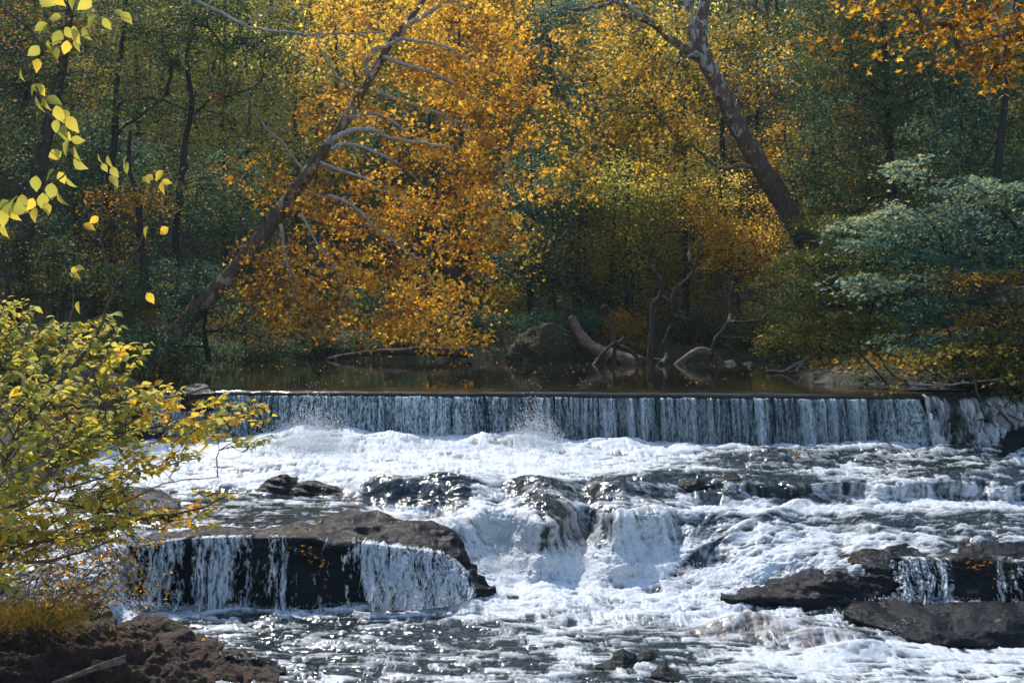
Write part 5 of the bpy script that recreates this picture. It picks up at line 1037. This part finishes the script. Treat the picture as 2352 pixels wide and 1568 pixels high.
# dry orange grass on the left bank
n = 1300; bx = rng.uniform(-60, 200, n) * rng.uniform(.6, 1, n); by = 1445 - np.abs(rng.normal(0, 46, n)); bY = rng.uniform(19.5, 21.5, n); B0 = P(bx, by, bY); B0[:, 2] = np.minimum(B0[:, 2], P(bx, 1450, bY)[:, 2] + .25)
le = rng.uniform(.25, .8, n) * (1 + .4 * vn(bx * .03, 0, 0, 5)); dr_ = rng.normal(0, .7, (n, 3)) + np.array([.4, 0, .75]); dr_ /= np.linalg.norm(dr_, axis=1, keepdims=True); sd2 = np.cross(dr_, [0, 1, 0]) * .007
V = np.stack([B0 - sd2, B0 + sd2, B0 + dr_ * le[:, None] * .6 + sd2 * .7, B0 + dr_ * le[:, None] + np.array([.12, 0, -.10]) * le[:, None], B0 + dr_ * le[:, None] * .6 - sd2 * .7], 1)
i5 = np.arange(n)[:, None] * 5
Ff = np.concatenate([np.concatenate([i5, i5+1, i5+2], 1), np.concatenate([i5, i5+2, i5+4], 1), np.concatenate([i5+4, i5+2, i5+3], 1)])
o = stuff(mesh_obj('dry_grass', V.reshape(-1, 3), Ff, M['leaf_brown'], None, False, {'tone': ('FACE', np.tile(rng.uniform(.1, .55, n), 3))})); tag(o, 'clump of dry orange grass on the left bank', 'grass')
# brambles hanging over the left bank
bp_ = []
for _ in range(95):
    x, y, Yb = rng.uniform(-80, 230), rng.uniform(1215, 1400), rng.uniform(17.5, 21)
    l = rng.uniform(60, 200); a = rng.uniform(-.5, .7)
    bp_.append(limb(pl([(x, y), (x + l * .35, y - 30 - 30 * a), (x + l * .7, y - 20 + 10 * a), (x + l, y + 40 * a + rng.normal(0, 25))], Yb), .012, .004, 5, .015, rng))
root = empty('bramble', P(20, 1430, 19.5)); tag(root, 'tangle of reddish bare bramble stems on the left bank above the dry grass', 'bramble')
tube_obj('stem', bp_, M['twig'], root, 5)
bq = np.vstack([p[2:] for p, _ in bp_]); bq = bq[rng.uniform(0, 1, len(bq)) < .5]; C, t = sprays(bq, 3, .12, rng, base=rng.uniform(.2, .9, len(bq)))
foliage('foliage', C, t, .075, M['leaf_brown'], rng, root, up=.4)
# fallen leaves lying on the rocks and drifting on the pond
fl_ = []
for x, y, sx_, sy_, Yq, k in [(790,1188,30,6,27.1,40),(870,1196,24,8,26.9,26),(940,1204,40,6,26.8,20),(690,1225,40,10,25.9,30),(700,1262,22,14,25.25,14),(735,1300,14,30,25.1,8),(1800,1040,26,3,33.4,30),(1985,1272,28,8,25.6,14),(2240,1290,30,10,24.85,24),(2300,1310,40,20,24.6,20),(1712,1348,12,4,25.1,5),(560,1218,60,6,26.4,26),(60,1440,80,20,20.6,50),(300,1470,120,30,20.6,50)]:
    for _ in range(k): fl_.append((P(x + rng.normal(0, sx_), y + rng.normal(0, sy_), Yq - .12)))
fl_ = np.array(fl_); o = stuff(foliage('fallen_leaves', fl_, rng.uniform(0, .5, len(fl_)), .085, M['leaf_orange'], rng, None, MAPLE, up=1.5)); tag(o, 'scattered orange leaves lying on the wet ledges', 'leaves')
n = 260; fx_ = rng.uniform(-16, 13, n); fy_ = rng.uniform(39.5, 58, n); kp = sdist(fx_, fy_, RIV) > .2; fp = np.stack([fx_, fy_, np.full(n, .012)], -1)[kp]
o = stuff(foliage('floating_leaves', fp, rng.uniform(.3, .9, len(fp)), .10, M['leaf_orange'], rng, None, KITE, up=9)); tag(o, 'small orange leaves drifting on the still pond', 'leaves')

# ------------------------------------------------------------------ spray: droplets thrown up at the foot of the falls
def spray_pts(lst):
    out = []
    for x, y, rx, ry, Y, rY, n, kind in lst:
        if kind == 'up':
            u = rng.normal(0, rx, n); h = np.abs(rng.normal(0, 1, n)) ** 1.1 * ry
            out.append(P(x + u, y - h * np.exp(-(u / rx / 1.6) ** 2) + np.abs(rng.normal(0, 7, n)), Y + rng.normal(0, rY, n)))
        elif kind == 'up2': pass
        else: out.append(P(x + rng.normal(0, rx, n), y + rng.normal(0, ry, n), Y + rng.normal(0, rY, n)))
    return np.vstack(out)
sp = spray_pts([(720,1062,80,50,35.3,.4,52000,'up'),(600,1070,60,26,35.0,.4,20000,'up'),(840,1050,70,16,35.6,.3,9000,'up'),(1228,1030,44,44,35.6,.2,13000,'up'),(1150,1032,130,10,35.6,.3,9000,'up'),(1000,1032,90,14,35.6,.3,9000,'up'),(1420,1030,120,7,35.7,.2,6000,'up'),(1650,1030,120,4,35.6,.2,2500,'up'),
  (1270,1300,110,22,27.0,.3,6000,'up'),(1150,1300,60,22,27.2,.3,3500,'up'),(1500,1310,90,16,26.6,.3,3500,'up'),(1640,1330,90,8,25.9,.2,1500,'up'),(2060,1490,40,10,22.4,.15,1500,'up'),(1960,1530,80,10,21.4,.2,2000,'up'),(2080,1455,26,12,22.9,.1,700,'c'),(1760,1450,60,8,23.0,.2,1000,'up'),
  (450,1392,110,5,24.9,.1,1500,'up'),(960,1385,90,7,24.9,.15,2500,'up'),(2110,1372,60,5,24.3,.1,900,'up'),(300,1385,40,7,24.4,.1,900,'up')])
n = len(sp); r_ = np.abs(rng.normal(0, .0045, n)) + .0025
tet = np.array([(1,1,1),(-1,-1,1),(-1,1,-1),(1,-1,-1)], float) * .8
V = sp[:, None, :] + r_[:, None, None] * tet[None] * np.array([1, 1, 1.4]); tf = np.array([[0,1,2],[0,3,1],[0,2,3],[1,3,2]])
Fc = (tf[None] + (np.arange(n) * 4)[:, None, None]).reshape(-1, 3)
m, nt = newmat('water_droplets'); nn_ = N(nt)
nn_.out(nn_('ShaderNodeMixShader', {0: .5, 1: nn_('ShaderNodeBsdfPrincipled', {'Base Color': (.88,.92,.95,1), 'Roughness': .25}).outputs[0], 2: nn_('ShaderNodeBsdfTranslucent', {'Color': (.9,.93,.96,1)}).outputs[0]}).outputs[0])
o = stuff(mesh_obj('spray', V.reshape(-1, 3), Fc, m, None, True)); tag(o, 'fine white spray thrown up where the water lands', 'spray')

# ------------------------------------------------------------------ thin bluish haze volume, added to lift and tint the forest shadows
m, nt = newmat('shadow_lift_haze'); nn_ = N(nt)
v_ = nn_('ShaderNodeVolumePrincipled', {'Color': (.62,.86,1,1), 'Density': .00022, 'Anisotropy': .3})
nn_('ShaderNodeOutputMaterial', {'Volume': v_.outputs[0]})
bx = np.array([(x, y, z) for z in (-9, 75) for y in (-60, 440) for x in (-290, 290)], float)
o = stuff(mesh_obj('haze', bx, np.array([[0,2,3,1],[4,5,7,6],[0,1,5,4],[2,6,7,3],[0,4,6,2],[1,3,7,5]]), m, None, False))
